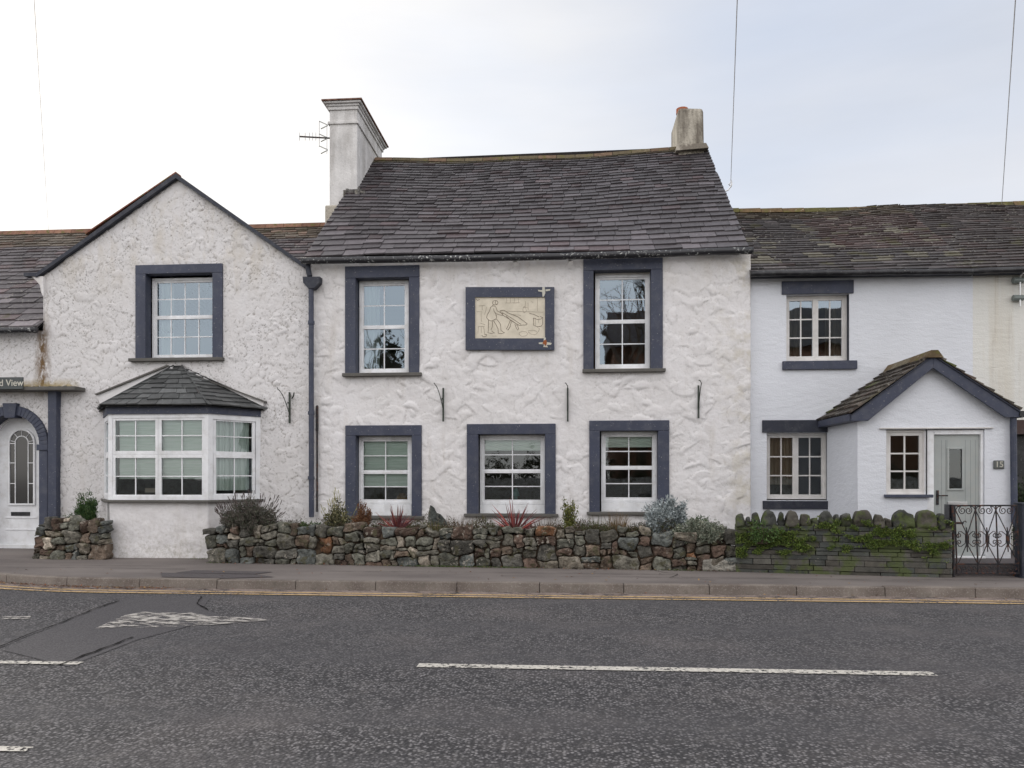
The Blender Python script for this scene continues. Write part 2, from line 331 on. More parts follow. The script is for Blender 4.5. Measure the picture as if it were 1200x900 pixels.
# ------------------------------------------------------------------ rough render walls (real relief)
def rough_wall(name, mat, parent, x0, x1, z0, top, Y, holes, res, dens, amp, seed, size=(.10, .26), back=.3):
    rs = np.random.RandomState(seed)
    nx = int((x1-x0)/res)+1; zmax = max(top(x) for x in np.linspace(x0, x1, 200)); nz_ = int((zmax-z0)/res)+1
    xs = np.linspace(x0, x1, nx); zs = np.linspace(z0, zmax, nz_)
    XX, ZZ = np.meshgrid(xs, zs); H = np.zeros_like(XX)
    for k in range(int(dens*(x1-x0)*(zmax-z0))):
        cx, cz = rs.uniform(x0, x1), rs.uniform(z0, zmax); a = rs.uniform(*size); b = a*rs.uniform(.35, .7)
        th = rs.normal(0, .9); i0, i1 = np.searchsorted(xs, [cx-a, cx+a]); j0, j1 = np.searchsorted(zs, [cz-a, cz+a])
        if i1-i0 < 2 or j1-j0 < 2: continue
        dx = XX[j0:j1, i0:i1]-cx; dz = ZZ[j0:j1, i0:i1]-cz
        p = (dx*math.cos(th)+dz*math.sin(th)); q = (-dx*math.sin(th)+dz*math.cos(th))
        q = q+p*p/a*rs.uniform(.1, .5); d = (p/a)**2+(q/b)**2
        sg = 1 if rs.rand() < .3 else -1
        lump = rs.rand() < .55; soft = 1.0 if lump else np.where(q*sg > 0, .30, .95); wt = np.clip((1-d)/soft, 0, 1); wt = wt*wt*(3-2*wt)
        hh = amp*rs.uniform(.3, 1.0); pl = hh*1.25 if lump else hh*(.45+.50*q*sg/b)
        sub = H[j0:j1, i0:i1]; m0 = sub.mean(); H[j0:j1, i0:i1] = sub*(1-wt)+(m0*.75+pl)*wt
    mod = .5+.55*(np.sin(XX*1.3+2*np.sin(ZZ*1.1+seed))*np.sin(ZZ*1.7+1.5*np.sin(XX*.9))+1)/2+.25*np.sin(XX*4.1+ZZ*2.3)*np.sin(ZZ*3.7-XX)
    H = (H-H.mean())*np.clip(mod, .42, 1.3)
    # slow undulation of an old wall
    for k in range(14):
        kx, kz, ph = rs.uniform(.4, 2.4), rs.uniform(.4, 2.4), rs.uniform(0, 6)
        H += amp*.35*np.sin(kx*XX*2+kz*ZZ*rs.choice([-2, 2])+ph)/3
    lo, hi = np.percentile(H, 1), np.percentile(H, 99); H = np.clip(H, lo-amp*.3, hi+amp*.3)
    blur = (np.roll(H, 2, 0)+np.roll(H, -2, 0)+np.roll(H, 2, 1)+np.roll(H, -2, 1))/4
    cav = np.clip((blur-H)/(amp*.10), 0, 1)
    T = np.array([top(x) for x in xs])[None, :]; ZZ2 = np.minimum(ZZ, T)
    V = np.stack([XX, Y-(H-H.mean())-amp*.5, ZZ2], -1)
    # returns at both ends
    Lc = V[:, :1].copy(); Lc[..., 1] = Y+back; Rc = V[:, -1:].copy(); Rc[..., 1] = Y+back
    V = np.concatenate([Lc, V, Rc], 1); cav = np.pad(cav, ((0, 0), (1, 1)), 'edge'); NX = nx+2
    idx = np.arange(NX*nz_).reshape(nz_, NX)
    q = np.stack([idx[:-1, :-1], idx[:-1, 1:], idx[1:, 1:], idx[1:, :-1]], -1)
    xc = (V[:-1, :-1, 0]+V[:-1, 1:, 0])/2; zc = (V[:-1, :-1, 2]+V[1:, :-1, 2])/2
    keep = (V[1:, :-1, 2]-V[:-1, :-1, 2] > 1e-4) | (V[1:, 1:, 2]-V[:-1, 1:, 2] > 1e-4)
    for hl in holes:
        if callable(hl): keep &= ~hl(xc, zc)
        else: a0, a1, b0, b1 = hl; keep &= ~((xc > a0) & (xc < a1) & (zc > b0) & (zc < b1))
    q = q[keep].reshape(-1, 4); V = V.reshape(-1, 3)-np.array(ORG[parent.name])
    me = bpy.data.meshes.new(name); me.vertices.add(len(V)); me.vertices.foreach_set('co', V.ravel())
    me.loops.add(q.size); me.loops.foreach_set('vertex_index', q.ravel()); me.polygons.add(len(q))
    me.polygons.foreach_set('loop_start', np.arange(len(q))*4); me.polygons.foreach_set('use_smooth', [True]*len(q))
    me.update(calc_edges=True); me.materials.append(mat)
    at = me.attributes.new('cav', 'FLOAT', 'POINT'); at.data.foreach_set('value', cav.ravel().astype('f'))
    o = bpy.data.objects.new(name, me); COL.objects.link(o); o.parent = parent; ORG[o.name] = ORG[parent.name]
    return o
def flat_wall(mb, F, a0, a1, z0, z1, holes, rev=.12):     # sheet with openings and their reveals
    xs = sorted({a0, a1, *[h[0] for h in holes], *[h[1] for h in holes]}); zs = sorted({z0, z1, *[h[2] for h in holes], *[h[3] for h in holes]})
    for i in range(len(xs)-1):
        for j in range(len(zs)-1):
            xm, zm = (xs[i]+xs[i+1])/2, (zs[j]+zs[j+1])/2
            if any(h[0] < xm < h[1] and h[2] < zm < h[3] for h in holes): continue
            mb.face([F(xs[i], 0, zs[j]), F(xs[i+1], 0, zs[j]), F(xs[i+1], 0, zs[j+1]), F(xs[i], 0, zs[j+1])])
    for (h0, h1, b0, b1) in holes:
        for (pa, pz, qa, qz) in ((h0, b0, h0, b1), (h1, b0, h1, b1), (h0, b0, h1, b0), (h0, b1, h1, b1)):
            mb.face([F(pa, 0, pz), F(qa, 0, qz), F(qa, rev, qz), F(pa, rev, pz)])

# ------------------------------------------------------------------ slate roofs
def slates(name, mat, parent, eL, eR, rL, rR, h0, h1, w0, w1, tint, sag=lambda u, v: 0, seed=1, thick=.012, hip=None, lift=.0, gap=.008):
    rnd = random.Random(seed); mb = MB(); eL, eR, rL, rR = map(Vector, (eL, eR, rL, rR))
    n = (eR-eL).cross(rL-eL).normalized()
    if n.z < 0: n = -n
    def B(u, v):
        p = (eL*(1-u)+eR*u)*(1-v)+(rL*(1-u)+rR*u)*v
        return p+Vector((0, 0, sag(u, v)))
    Ls = ((rL+rR)/2-(eL+eR)/2).length; v = 0.0
    mb.cur = (.03, .03, .03)
    for i in range(16):
        for j in range(8):
            mb.face([B(i/16, j/8)-n*.03, B((i+1)/16, j/8)-n*.03, B((i+1)/16, (j+1)/8)-n*.03, B(i/16, (j+1)/8)-n*.03])
    while v < 1:
        h = (h0+(h1-h0)*v)/Ls; v2 = min(1.0, v+h*1.25); vv = min(1.0, v+h)
        Wd = (eR-eL).length*(1-v)+(rR-rL).length*v
        if Wd < .05: break
        u = -rnd.uniform(0, .5)*w0/Wd
        while u < 1:
            wd = rnd.uniform(.7, 1.35)*(w0+(w1-w0)*v)/Wd; a, b = max(0, u), min(1, u+wd-gap/Wd)
            if b-a > .02/Wd:
                mb.cur = tint((a+b)/2, v, rnd)
                t = thick*rnd.uniform(.7, 1.8)+lift; j1 = rnd.gauss(0, .012)/Ls; j2 = j1+rnd.gauss(0, .006)/Ls; tl = abs(rnd.gauss(0, .007))
                va, vb = max(0, v+j1) if v > 0 else v+j1, max(0, v+j2) if v > 0 else v+j2
                up = n*(t+.012)
                lo = [B(a, va)+n*.004, B(b, vb)+n*.004, B(b, v2)-n*.004, B(a, v2)-n*.004]
                hi = [B(a, va)+up, B(b, vb)+up+n*tl, B(b, v2)+n*.004, B(a, v2)+n*.004]
                mb.hexa(lo, hi)
            u += wd
        v = vv
    return mb.build(name, mat, parent)
def slate_tint(base, var=.25, pale=.06, warm=.12, fn=None):
    def f(u, v, r):
        k = r.uniform(1-var, 1+var); c = [x*k for x in base]
        if r.random() < warm: c = [c[0]*1.13, c[1]*.96, c[2]*.94]
        if r.random() < pale: c = [x*1.5 for x in c]
        if fn: c = fn(u, v, r, c)
        return tuple(c)
    return f

# ------------------------------------------------------------------ windows
def window(parent, F, W, z0, z1, sashes, mat=None, glass=None, fw=.045, sw=.045, bars=.018, name='window', flush=False):
    mat = mat or M_upvc; glass = glass or M_glass
    mb = MB()
    mb.fbox(F, 0, fw, 0, .07, z0, z1); mb.fbox(F, W-fw, W, 0, .07, z0, z1)
    mb.fbox(F, fw, W-fw, 0, .07, z0, z0+fw); mb.fbox(F, fw, W-fw, 0, .07, z1-fw, z1)
    win = mb.build(name, mat, parent, bevel=.004)
    sm, bm, gm = MB(), MB(), MB()
    for k, (a0, a1, s0, s1, nc, nr) in enumerate(sashes):
        d0 = .012 if (k % 2 == 0 or flush) else .02
        sm.fbox(F, a0, a0+sw, d0, .06, s0, s1); sm.fbox(F, a1-sw, a1, d0, .06, s0, s1)
        sm.fbox(F, a0+sw, a1-sw, d0, .06, s0, s0+sw); sm.fbox(F, a0+sw, a1-sw, d0, .06, s1-sw, s1)
        ia0, ia1, iz0, iz1 = a0+sw, a1-sw, s0+sw, s1-sw
        for i in range(1, nc):
            x = ia0+(ia1-ia0)*i/nc; bm.fbox(F, x-bars/2, x+bars/2, d0+.012, .05, iz0, iz1)
        for j in range(1, nr):
            z = iz0+(iz1-iz0)*j/nr; bm.fbox(F, ia0, ia1, d0+.0145, .0475, z-bars/2, z+bars/2)
        gm.face([F(ia0, .036, iz0), F(ia1, .036, iz0), F(ia1, .036, iz1), F(ia0, .036, iz1)])
    sm.build('sash', mat, win, bevel=.003); bm.build('glazing_bars', mat, win); gm.build('glass_pane', glass, win)
    return win
def cloth(parent, name, mat, F, a0, a1, z0, z1, d=.13, fold=.02, n=24, k=14.0, horiz=False):
    mb = MB(); n = max(n, int((a1-a0)*60))
    if horiz:
        ns = 20
        for j in range(ns):
            za, zb = z0+(z1-z0)*j/ns, z0+(z1-z0)*(j+1)/ns
            da, db = [d+fold*math.sin(t*1.0)*(.5) for t in ((j)*1.3, (j+1)*1.3)]
            mb.face([F(a0, da, za), F(a1, da, za), F(a1, db, zb), F(a0, db, zb)])
        mb.fbox(F, a0, a1, d-.012, d+.012, z0-.02, z0+.004)
    else:
        for i in range(n):
            aa, ab = a0+(a1-a0)*i/n, a0+(a1-a0)*(i+1)/n
            da, db = [d+fold*math.sin(k*6.28*t)+fold*.5*math.sin(k*11*t+1) for t in (aa, ab)]
            mb.face([F(aa, da, z0), F(ab, db, z0), F(ab, db, z1), F(aa, da, z1)])
    return mb.build(name, mat, parent, smooth=not horiz)
def surround(parent, uL, uR, vT, vB, iL, iR, iT, Y=13.4, mat=None, proud=.045, depth=.17):
    # painted masonry bands round an opening: two jambs and a head
    mat = mat or M_navy; mb = MB()
    u = (uL+uR)/2; xo0, xo1, xi0, xi1 = X(uL, Y), X(uR, Y), X(iL, Y), X(iR, Y); zt, zb, zi = Z(u, vT, Y), Z(u, vB, Y), Z(u, iT, Y)
    mb.box(xo0, xi0, Y-proud, Y+depth, zb, zi); mb.box(xi1, xo1, Y-proud, Y+depth, zb, zi); mb.box(xo0, xo1, Y-proud-.001, Y+depth, zi, zt)
    return mb.build('surround', mat, parent, bevel=.008), (xo0, xo1, xi0, xi1, zt, zb, zi)

# ================================================================== GROUND
def kerb_y(x): return 10.0+.08*max(0, -6.0-x)**2 if x > -9 else 10.72+.35*(-9-x)
mb = MB(); mb.face([(-700, -700, -.06), (700, -700, -.06), (700, 700, -.06), (-700, 700, -.06)]); struct(mb, 'ground', M_grass)
mb = MB(); mb.face([(-60, 2.1, 0), (60, 2.1, 0), (60, 12.2, 0), (-60, 12.2, 0)]); struct(mb, 'road', M_road)
mb = MB(); mb.box(-60, 60, -3.0, 2.0, -.03, .12); struct(mb, 'near_pavement', M_pave)
mb = MB()
for k in range(40): mb.box(-22+k*1.09, -22+k*1.09+1.08, 2.0, 2.14, -.05, .125)
struct(mb, 'near_kerb', M_kerb, bevel=.02)
mb = MB(); x = -20.05
for k in range(34):
    a, b = x+.003, x+1.087; ya, yb = kerb_y(a), kerb_y(b); dz = random.uniform(-.006, .006)
    mb.hexa([(a, ya+.012, -.05), (b, yb+.012, -.05), (b, yb+.15, -.05), (a, ya+.15, -.05)],
            [(a, ya+.028, .124+dz), (b, yb+.028, .124+dz), (b, yb+.15, .126+dz), (a, ya+.15, .126+dz)])
    x += 1.09
struct(mb, 'kerb', M_kerb, bevel=.012)
mb = MB(); xs = [-20+.5*i for i in range(73)]
for a, b in zip(xs[:-1], xs[1:]):
    mb.face([(a, kerb_y(a)+.14, .119), (b, kerb_y(b)+.14, .119), (b, 12.5, .124), (a, 12.5, .124)])
    mb.face([(a, 12.5, .124), (b, 12.5, .124), (b, 13.7, .19), (a, 13.7, .19)])
struct(mb, 'pavement', M_pave)
mb = MB()
for (q) in ([(188, 671), (300, 673), (322, 676), (262, 677.5), (190, 676)], [(228, 668), (320, 670), (300, 672.6), (205, 671)]):
    pts = [G(u, v, .127) for u, v in q]; mb.face(pts)
struct(mb, 'pavement_repair_patch', M_pave2)
def strip(mb, pts, wd, z, jit=0):
    pts = [Vector((p[0], p[1], z)) for p in pts]; L = []
    for k in range(len(pts)-1):
        n = max(1, int((pts[k+1]-pts[k]).length/.12)) if jit else 1
        L += [pts[k].lerp(pts[k+1], i/n)+Vector((random.uniform(-jit, jit), random.uniform(-jit, jit), 0)) for i in range(n)]
    L.append(pts[-1]); prev = None
    for k, p in enumerate(L):
        d = (L[min(k+1, len(L)-1)]-L[max(k-1, 0)]).normalized(); s = Vector((-d.y, d.x, 0))*wd/2*(random.uniform(.5, 1.4) if jit else 1)
        if prev: mb.face([prev[0], p+s, p-s, prev[1]])
        prev = (p+s, p-s)
mb = MB()      # grit along the channel
ks = [-12+.4*i for i in range(60)]
for a, b in zip(ks[:-1], ks[1:]):
    mb.face([(a, kerb_y(a)-.42, .004), (b, kerb_y(b)-.42, .004), (b, kerb_y(b)+.02, .004), (a, kerb_y(a)+.02, .004)])
M_gritw = worn('thin grit over asphalt', (.26, .21, .185), .72, 16, (.35, 1, 1))
struct(mb, 'gutter_grit', M_gritw)
mb = MB()
for off in (-.26, -.44):
    strip(mb, [(a, kerb_y(a)+off) for a in ks], .055, .009)
struct(mb, 'double_yellow_lines', M_yline)
mb = MB()
mb.face([(-1.23, 5.985, .008), (2.75, 6.03, .008), (2.75, 6.15, .008), (-1.23, 6.105, .008)])
mb.face([(-7.6, 5.77, .008), (-3.95, 5.85, .008), (-3.95, 5.94, .008), (-7.6, 5.86, .008)])
mb.face([(-3.6, 3.95, .008), (-2.98, 3.97, .008), (-2.98, 4.04, .008), (-3.6, 4.03, .008)])
mb.face([(4.75, 6.03, .008), (8.75, 6.06, .008), (8.75, 6.17, .008), (4.75, 6.15, .008)])
struct(mb, 'centre_line_markings', M_wline)
mb = MB(); mb.face([G(u, v, .012) for u, v in ((112, 736), (130, 728), (146, 721), (170, 716.5), (195, 718), (225, 717.5), (250, 722), (285, 723.5), (322, 726), (282, 729), (248, 732), (190, 735))])
mb.face([G(u, v, .012) for u, v in ((-20, 722), (36, 722), (36, 725), (-20, 726))])
struct(mb, 'worn_white_marking', M_wworn)
mb = MB(); mb.face([G(u, v, .0045) for u, v in ((4, 762), (78, 727), (150, 700), (247, 700), (238, 712), (262, 723), (160, 750), (80, 781))])
struct(mb, 'asphalt_repair_patch', M_patch)
mb = MB()
strip(mb, [G(u, v)[:2] for u, v in ((-10, 763), (40, 742), (82, 727), (112, 714), (140, 705))], .02, .014, .012)
strip(mb, [G(u, v)[:2] for u, v in ((72, 780), (100, 769), (156, 748))], .022, .014, .012)
strip(mb, [G(u, v)[:2] for u, v in ((236, 700), (232, 708), (244, 716))], .02, .014, .012)
for (y, a, b) in ((11.15, -9, -5.8), (11.05, -3.6, 1.5), (10.72, -1.0, 4.0), (10.75, 4.3, 6.5), (11.45, -8, -6.2)):
    strip(mb, [(a, y), ((a+b)/2, y+.03), (b, y-.02)], .014, .131, .012)
strip(mb, [(1.2, 11.5), (1.5, 11.1), (1.35, 10.7), (1.9, 10.45)], .012, .131, .03)
struct(mb, 'road_cracks', M_crack)

# ================================================================== GABLED HOUSE (left)
YF = 13.4
XL_END, X_SPLIT = -17.0, X(365, YF)
house1 = thing('gabled_house', (-7.4, 15, 0.1), 'white house with a tall front gable, canted bay window and arched door, at the left', 'house', 'white houses of the terrace')
gA, gL, gR = P(209, 209, YF), P(52, 322, YF), P(352, 311, YF)
eaveL_z = Z(25, 388, YF)
def top1(x):
    if x < gL.x: return eaveL_z
    if x < gA.x: return gL.z+(gA.z-gL.z)*(x-gL.x)/(gA.x-gL.x)
    if x < gR.x: return gA.z+(gR.z-gA.z)*(x-gA.x)/(gR.x-gA.x)
    return gR.z
# openings
gw = (X(172, YF), X(250, YF), Z(211, 421, YF), Z(211, 321, YF))
BY = 12.6
bayA, bayB, bayC, bayD = Vector((X(243.8, BY)-X(125.7, BY), 0, 0)), Vector((X(127, BY), BY, 0)), Vector((X(243.8, BY), BY, 0)), Vector((X(305.5, YF), YF, 0))
bayA = Vector((bayB.x-(bayD.x-bayC.x), YF, 0))
zs_b = Z(187, 586, BY); zt_b = Z(187, 485, BY)
bay_hole = (bayA.x+.12, bayD.x-.12, zs_b, zt_b)
dcx = X(15, YF); dr_in = X(48, YF)-dcx; dr_out = X(58.3, YF)-dcx; zspr = Z(30, 521, YF)
door_hole = lambda x, z: (abs(x-dcx) < dr_in+.06) & ((z < zspr) | ((x-dcx)**2+(z-zspr)**2 < (dr_in+.06)**2))
wall1 = rough_wall('wall', M_render_l, house1, XL_END, X_SPLIT, .02, top1, YF,
                   [(gw[0]-.05, gw[1]+.05, gw[2]-.03, gw[3]+.05), bay_hole, door_hole], .0155, 44, .012, 3, (.05, .17))
# body shell behind the render
def shell(parent, x0, x1, Y, yb, ztop, mat, zmid=2.75, yoff=.31):
    mb = MB(); mb.box(x0, x0+.06, Y+yoff, yb, .1, ztop); mb.box(x1-.06, x1, Y+yoff, yb, .1, ztop); mb.box(x0+.06, x1-.06, yb-.06, yb, .1, ztop)
    o = mb.build('outer_wall', mat, parent)
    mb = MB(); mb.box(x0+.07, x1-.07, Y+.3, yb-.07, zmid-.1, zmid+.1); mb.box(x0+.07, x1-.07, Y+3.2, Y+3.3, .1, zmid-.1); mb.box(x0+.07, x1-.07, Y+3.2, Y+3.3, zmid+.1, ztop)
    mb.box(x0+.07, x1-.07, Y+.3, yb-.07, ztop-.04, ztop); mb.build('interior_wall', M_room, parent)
shell(house1, XL_END, X_SPLIT-.01, YF, 20.5, eaveL_z+.02, M_render)
# roof: main slope and the wing's two slopes
rz1 = Z(25, 273, 17.0)
t1 = slate_tint((.115, .103, .108), .3, .14, .15, lambda u, v, r, c: [x*1.7 for x in c] if (v < .25 and r.random() < .35) else (c if v < .8 else [c[0]*1.1, c[1]*1.0, c[2]*.75]))
roof1 = slates('roof', M_slate_old, house1, (XL_END, 13.22, eaveL_z+.03), (gL.x-.0, 13.22, eaveL_z+.03), (XL_END, 17.0, rz1), (gL.x-.0, 17.0, rz1), .26, .13, .42, .26, t1, seed=5, thick=.014)
kz = (rz1-eaveL_z-.03)/(17.0-13.22); zv = eaveL_z+.03+kz*.33
slates('valley_slope', M_slate_old, roof1, (gw[1]+.5, 13.55, zv), (-4.72, 13.55, zv), (gw[1]-2.0, 17.0, rz1), (-4.72, 17.0, rz1), .22, .12, .32, .24, t1, seed=6, thick=.014)
slates('valley_slope', M_slate_old, roof1, (gL.x, 13.55, zv), (gw[0]-.3, 13.55, zv), (gL.x, 17.0, rz1), (gw[0]-.3, 17.0, rz1), .22, .12, .32, .24, t1, seed=6, thick=.014)
mb = MB(); mb.cur = (.2, .19, .18)
for i in range(29):
    a = XL_END+i*.42; k = random.uniform(.75, 1.2); mb.cur = (.24*k, .13*k, .09*k)
    mb.prism([(a, 16.85, rz1-.08), (a, 16.93, rz1+.035), (a, 17.0, rz1+.05), (a, 17.07, rz1+.035), (a, 17.15, rz1-.08)], (.41, 0, 0))
mb.build('ridge_tiles', M_ridge, roof1)
mb = MB(); mb.face([(XL_END, 17, rz1), (-4.72, 17, rz1), (-4.72, 20.6, eaveL_z), (XL_END, 20.6, eaveL_z)]); mb.cur = (.09, .085, .09); mb.build('rear_slope', M_slate_old, roof1)
for sgn, E in ((1, gL), (-1, gR)):
    e0 = Vector((E.x-.10*sgn, YF-.02, E.z-.05)); a0 = Vector((gA.x, YF-.02, gA.z-.01))
    dy = Vector((0, 3.6, 0))
    args = (e0+dy, e0, a0+dy, a0) if sgn > 0 else (e0, e0+dy, a0, a0+dy)
    slates('gable_roof_slope', M_slate_old, roof1, *args, .22, .2, .35, .3, slate_tint((.10, .085, .085)), seed=9)
# verge boards, shoulder corbel
mb = MB()
for E, s in ((gL, 1), (gR, -1)):
    e = Vector((E.x-.10*s, 0, E.z-.07)); a = Vector((gA.x, 0, gA.z)); nrm = Vector((-(a.z-e.z)*s, 0, (a.x-e.x)*s)).normalized()
    q = [e, a-Vector((0, 0, .03)), a+Vector((0, 0, .055)), e+nrm*.06]
    mb.prism([(p.x, YF-.10, p.z) for p in q], (0, .16, 0))
mb.box(gL.x-.33, gL.x-.05, YF-.098, YF+.05, gL.z-.045, gL.z+.02)
mb.build('verge_board', M_navyd, house1)
mb = MB(); mb.prism([(gL.x-.20, YF-.07, gL.z-.045), (gL.x+.03, YF-.07, gL.z-.045), (gL.x+.03, YF-.07, gL.z-.42), (gL.x-.01, YF-.07, gL.z-.34), (gL.x-.04, YF-.07, gL.z-.2), (gL.x-.12, YF-.07, gL.z-.11)], (0, .3, 0)); mb.build('corbel', M_render, house1)
mb = MB(); mb.box(gL.x-.02, gL.x+.0, YF, YF+3.0, eaveL_z, gL.z+.0); mb.build('cheek_wall', M_render, house1)
# red clay edging on the left verge
mb = MB(); e = gL+Vector((-.05, 0, .05)); a = gA+Vector((0, 0, .12)); mb.cur = (.25, .10, .07)
mb.prism([(e.x+.9, YF-.095, e.z+.645), (a.x, YF-.095, a.z-.06), (a.x, YF-.095, a.z-.035), (e.x+.9, YF-.095, e.z+.67)], (0, .2, 0)); mb.build('clay_verge_edging', M_ridge, house1)
# gable window
o, q = surround(house1, 160, 261.6, 310.3, 421, 172, 250, 321, depth=.15)
FW = lambda x0, Yw: (lambda a, d, z: (x0+a, Yw+d, z))
x0, x1 = q[2]+.015, q[3]-.01; z0, z1 = Z(211, 420, YF), Z(211, 323, YF)
zm = Z(211, 371, YF+.15)
F = FW(x0, YF+.15); W = x1-x0
win = window(house1, F, W, z0, z1, [(.04, W-.04, z0+.05, zm, 4, 2), (.04, W-.04, zm-.02, z1-.04, 4, 2)])
o.parent = win
cloth(win, 'curtain', M_sheer, F, .08, .35, z0+.08, z1-.05, .15, .02)
def sill(parent, uL, uR, vT, vB, Y=YF, proud=.10, mat=None, depth=.2):
    mb = MB(); u = (uL+uR)/2; mb.box(X(uL, Y), X(uR, Y), Y-proud, Y+depth, Z(u, vB, Y-proud*.5), Z(u, vT, Y)); return mb.build('sill', mat or M_cill, parent, bevel=.008)
sill(win, 153.6, 263.5, 420, 423.3)

# bay window
bay = MB()
def wallseg(mb, p, q_, z0, z1, th=.12, off=0):
    d = (q_-p).normalized(); n = Vector((d.y, -d.x, 0))
    a, b = p+n*off, q_+n*off; mb.hexa([(a.x, a.y, z0), (b.x, b.y, z0), (b.x-n.x*th, b.y-n.y*th, z0), (a.x-n.x*th, a.y-n.y*th, z0)],
                                      [(a.x, a.y, z1), (b.x, b.y, z1), (b.x-n.x*th, b.y-n.y*th, z1), (a.x-n.x*th, a.y-n.y*th, z1)])
def off_poly(o):
    s = .40*o
    return [Vector((bayA.x-o*1.0, bayA.y+.02, 0)), Vector((bayB.x-s, bayB.y-o, 0)), Vector((bayC.x+s, bayC.y-o, 0)), Vector((bayD.x+o*1.0, bayD.y+.02, 0))]
def slab(mb, o, z0, z1):
    pl = off_poly(o); mb.prism([(p.x, p.y, z0) for p in pl], (0, 0, z1-z0))
bayo = empty_part('bay_window', house1)
b1 = MB()
# rendered dwarf wall with gentle relief
pl = off_poly(-.02); segs = [(pl[0], pl[1]), (pl[1], pl[2]), (pl[2], pl[3])]
zb0, zb1 = .05, zs_b-.03
gridpts = []
NS = 70
L = [0]
for a, b in segs: L.append(L[-1]+(b-a).length)
def along(s):
    for k, (a, b) in enumerate(segs):
        if s <= L[k+1]+1e-6:
            d = (b-a).normalized(); return a+d*(s-L[k]), Vector((d.y, -d.x, 0))
    return segs[-1][1], Vector((0, -1, 0))
ns, nv = int(L[-1]/.03), int((zb1-zb0)/.03)
for i in range(ns+1):
    p, n = along(L[-1]*i/ns)
    for j in range(nv+1):
        z = zb0+(zb1-zb0)*j/nv
        h = .012*mnoise.noise(Vector((p.x*6, p.y*6, z*6)))+.02*mnoise.noise(Vector((p.x*2, p.y*2, z*2+5)))+.03*max(0, .3-z)
        b1.v.append((p.x+n.x*h, p.y+n.y*h, z))
for i in range(ns):
    for j in range(nv):
        k = i*(nv+1)+j; b1.f.append((k, k+nv+1, k+nv+2, k+1)); b1.c.append((1, 1, 1))
b1.build('bay_wall', M_render, bayo, smooth=True)
mb = MB(); slab(mb, .075, zs_b-.045, zs_b); mb.build('sill', M_cill, bayo, bevel=.01)
mb = MB(); slab(mb, .035, zt_b, Z(187, 475, BY)-.01); mb.build('fascia', M_navy, bayo)
H_b = zt_b-zs_b
def seg_F(p, q_, inset=0):
    d = (q_-p).normalized(); n = Vector((d.y, -d.x, 0))
    return (lambda a, dd, z: (p.x+d.x*a-n.x*dd, p.y+d.y*a-n.y*dd, z)), (q_-p).length
Fb, Wb = seg_F(bayB, bayC)
zmid_b = zs_b+H_b*.53
hw = (Wb)/2
wb = window(bayo, Fb, Wb, zs_b, zt_b, [(.055, hw+.005, zs_b+.03, zmid_b, 2, 2), (hw-.005, Wb-.055, zs_b+.03, zmid_b, 2, 2), (.055, hw+.005, zmid_b+.001, zt_b-.05, 2, 2), (hw-.005, Wb-.055, zmid_b+.001, zt_b-.05, 2, 2)], fw=.07, sw=.06, name='front_window', glass=M_glass_dim, flush=True)
zbl = zs_b+.38
mb = None
for p, q_, nm in ((bayA, bayB, 'side_window'), (bayC, bayD, 'side_window')):
    Fs, Ws = seg_F(p, q_)
    ww = window(bayo, Fs, Ws, zs_b, zt_b, [(.10, Ws-.10, zs_b+.05, zmid_b, 2, 2), (.10, Ws-.10, zmid_b+.001, zt_b-.06, 2, 2)], fw=.09, sw=.055, name=nm, glass=M_glass_dim)
    # keep the cloths as parts of the bay (three levels at most)
    cloth(bayo, 'curtain', M_sheer, Fs, .10, Ws-.16, zs_b+.16, zt_b-.05, .14, .018)
cloth(bayo, 'blind', M_blind, Fb, .14, hw-.03, zbl, zt_b-.06, .10, .008, horiz=True)
cloth(bayo, 'blind', M_blind, Fb, hw+.03, Wb-.13, zbl, zt_b-.06, .10, .008, horiz=True)
mb = MB(); mb.box(X(170, 13), X(183, 13), 13.0, 13.04, Z(176, 577, 13), Z(176, 572, 13)); mb.build('ornament', M_curt, bayo)
# bay roof
zr0 = Z(187, 475.5, BY); pe = off_poly(.14); ap0, ap1 = P(204, 430, YF), P(214, 430, YF)
for k, (p, q_, r1, r2) in enumerate(((pe[0], pe[1], ap0, ap0), (pe[1], pe[2], ap0, ap1), (pe[2], pe[3], ap1, ap1))):
    slates('bay_roof_slope', M_slate, bayo, (p.x, p.y, zr0), (q_.x, q_.y, zr0), r1, r2+Vector((.001, 0, 0)), .17, .13, .26, .2, slate_tint((.082, .085, .085), .3, .2, .02), seed=20+k, thick=.011)
mb = MB(); mb.cur = (.085, .088, .088)
for e, r1 in ((pe[1], ap0), (pe[2], ap1)):
    a = Vector((e.x, e.y, zr0+.02)); b = r1+Vector((0, -.02, .03)); mb.tube([a, a.lerp(b, .5), b], .012, 5)
mb.build('hip', M_slate, bayo)
# white upstand flashings above the bay roof
mb = MB(); mt = MB()
def wallpoly(mb, px, Y0, Y1): mb.prism([P(u, v, Y0) for u, v in px], (0, Y1-Y0, 0))
wallpoly(mb, ((112, 462), (195, 429), (203, 431), (118, 475)), YF-.07, YF+.03)
wallpoly(mb, ((228, 441), (309, 471), (308, 476), (216, 431)), YF-.07, YF+.03)
wallpoly(mt, ((111, 461.5), (195, 427.5), (197, 428.8), (112, 463)), YF-.11, YF+.02)
wallpoly(mt, ((226, 438.6), (310.5, 470), (310, 471.5), (228, 440.4)), YF-.11, YF+.02)
mb.build('upstand', M_render, bayo); mt.build('drip_edge', M_cill, bayo)
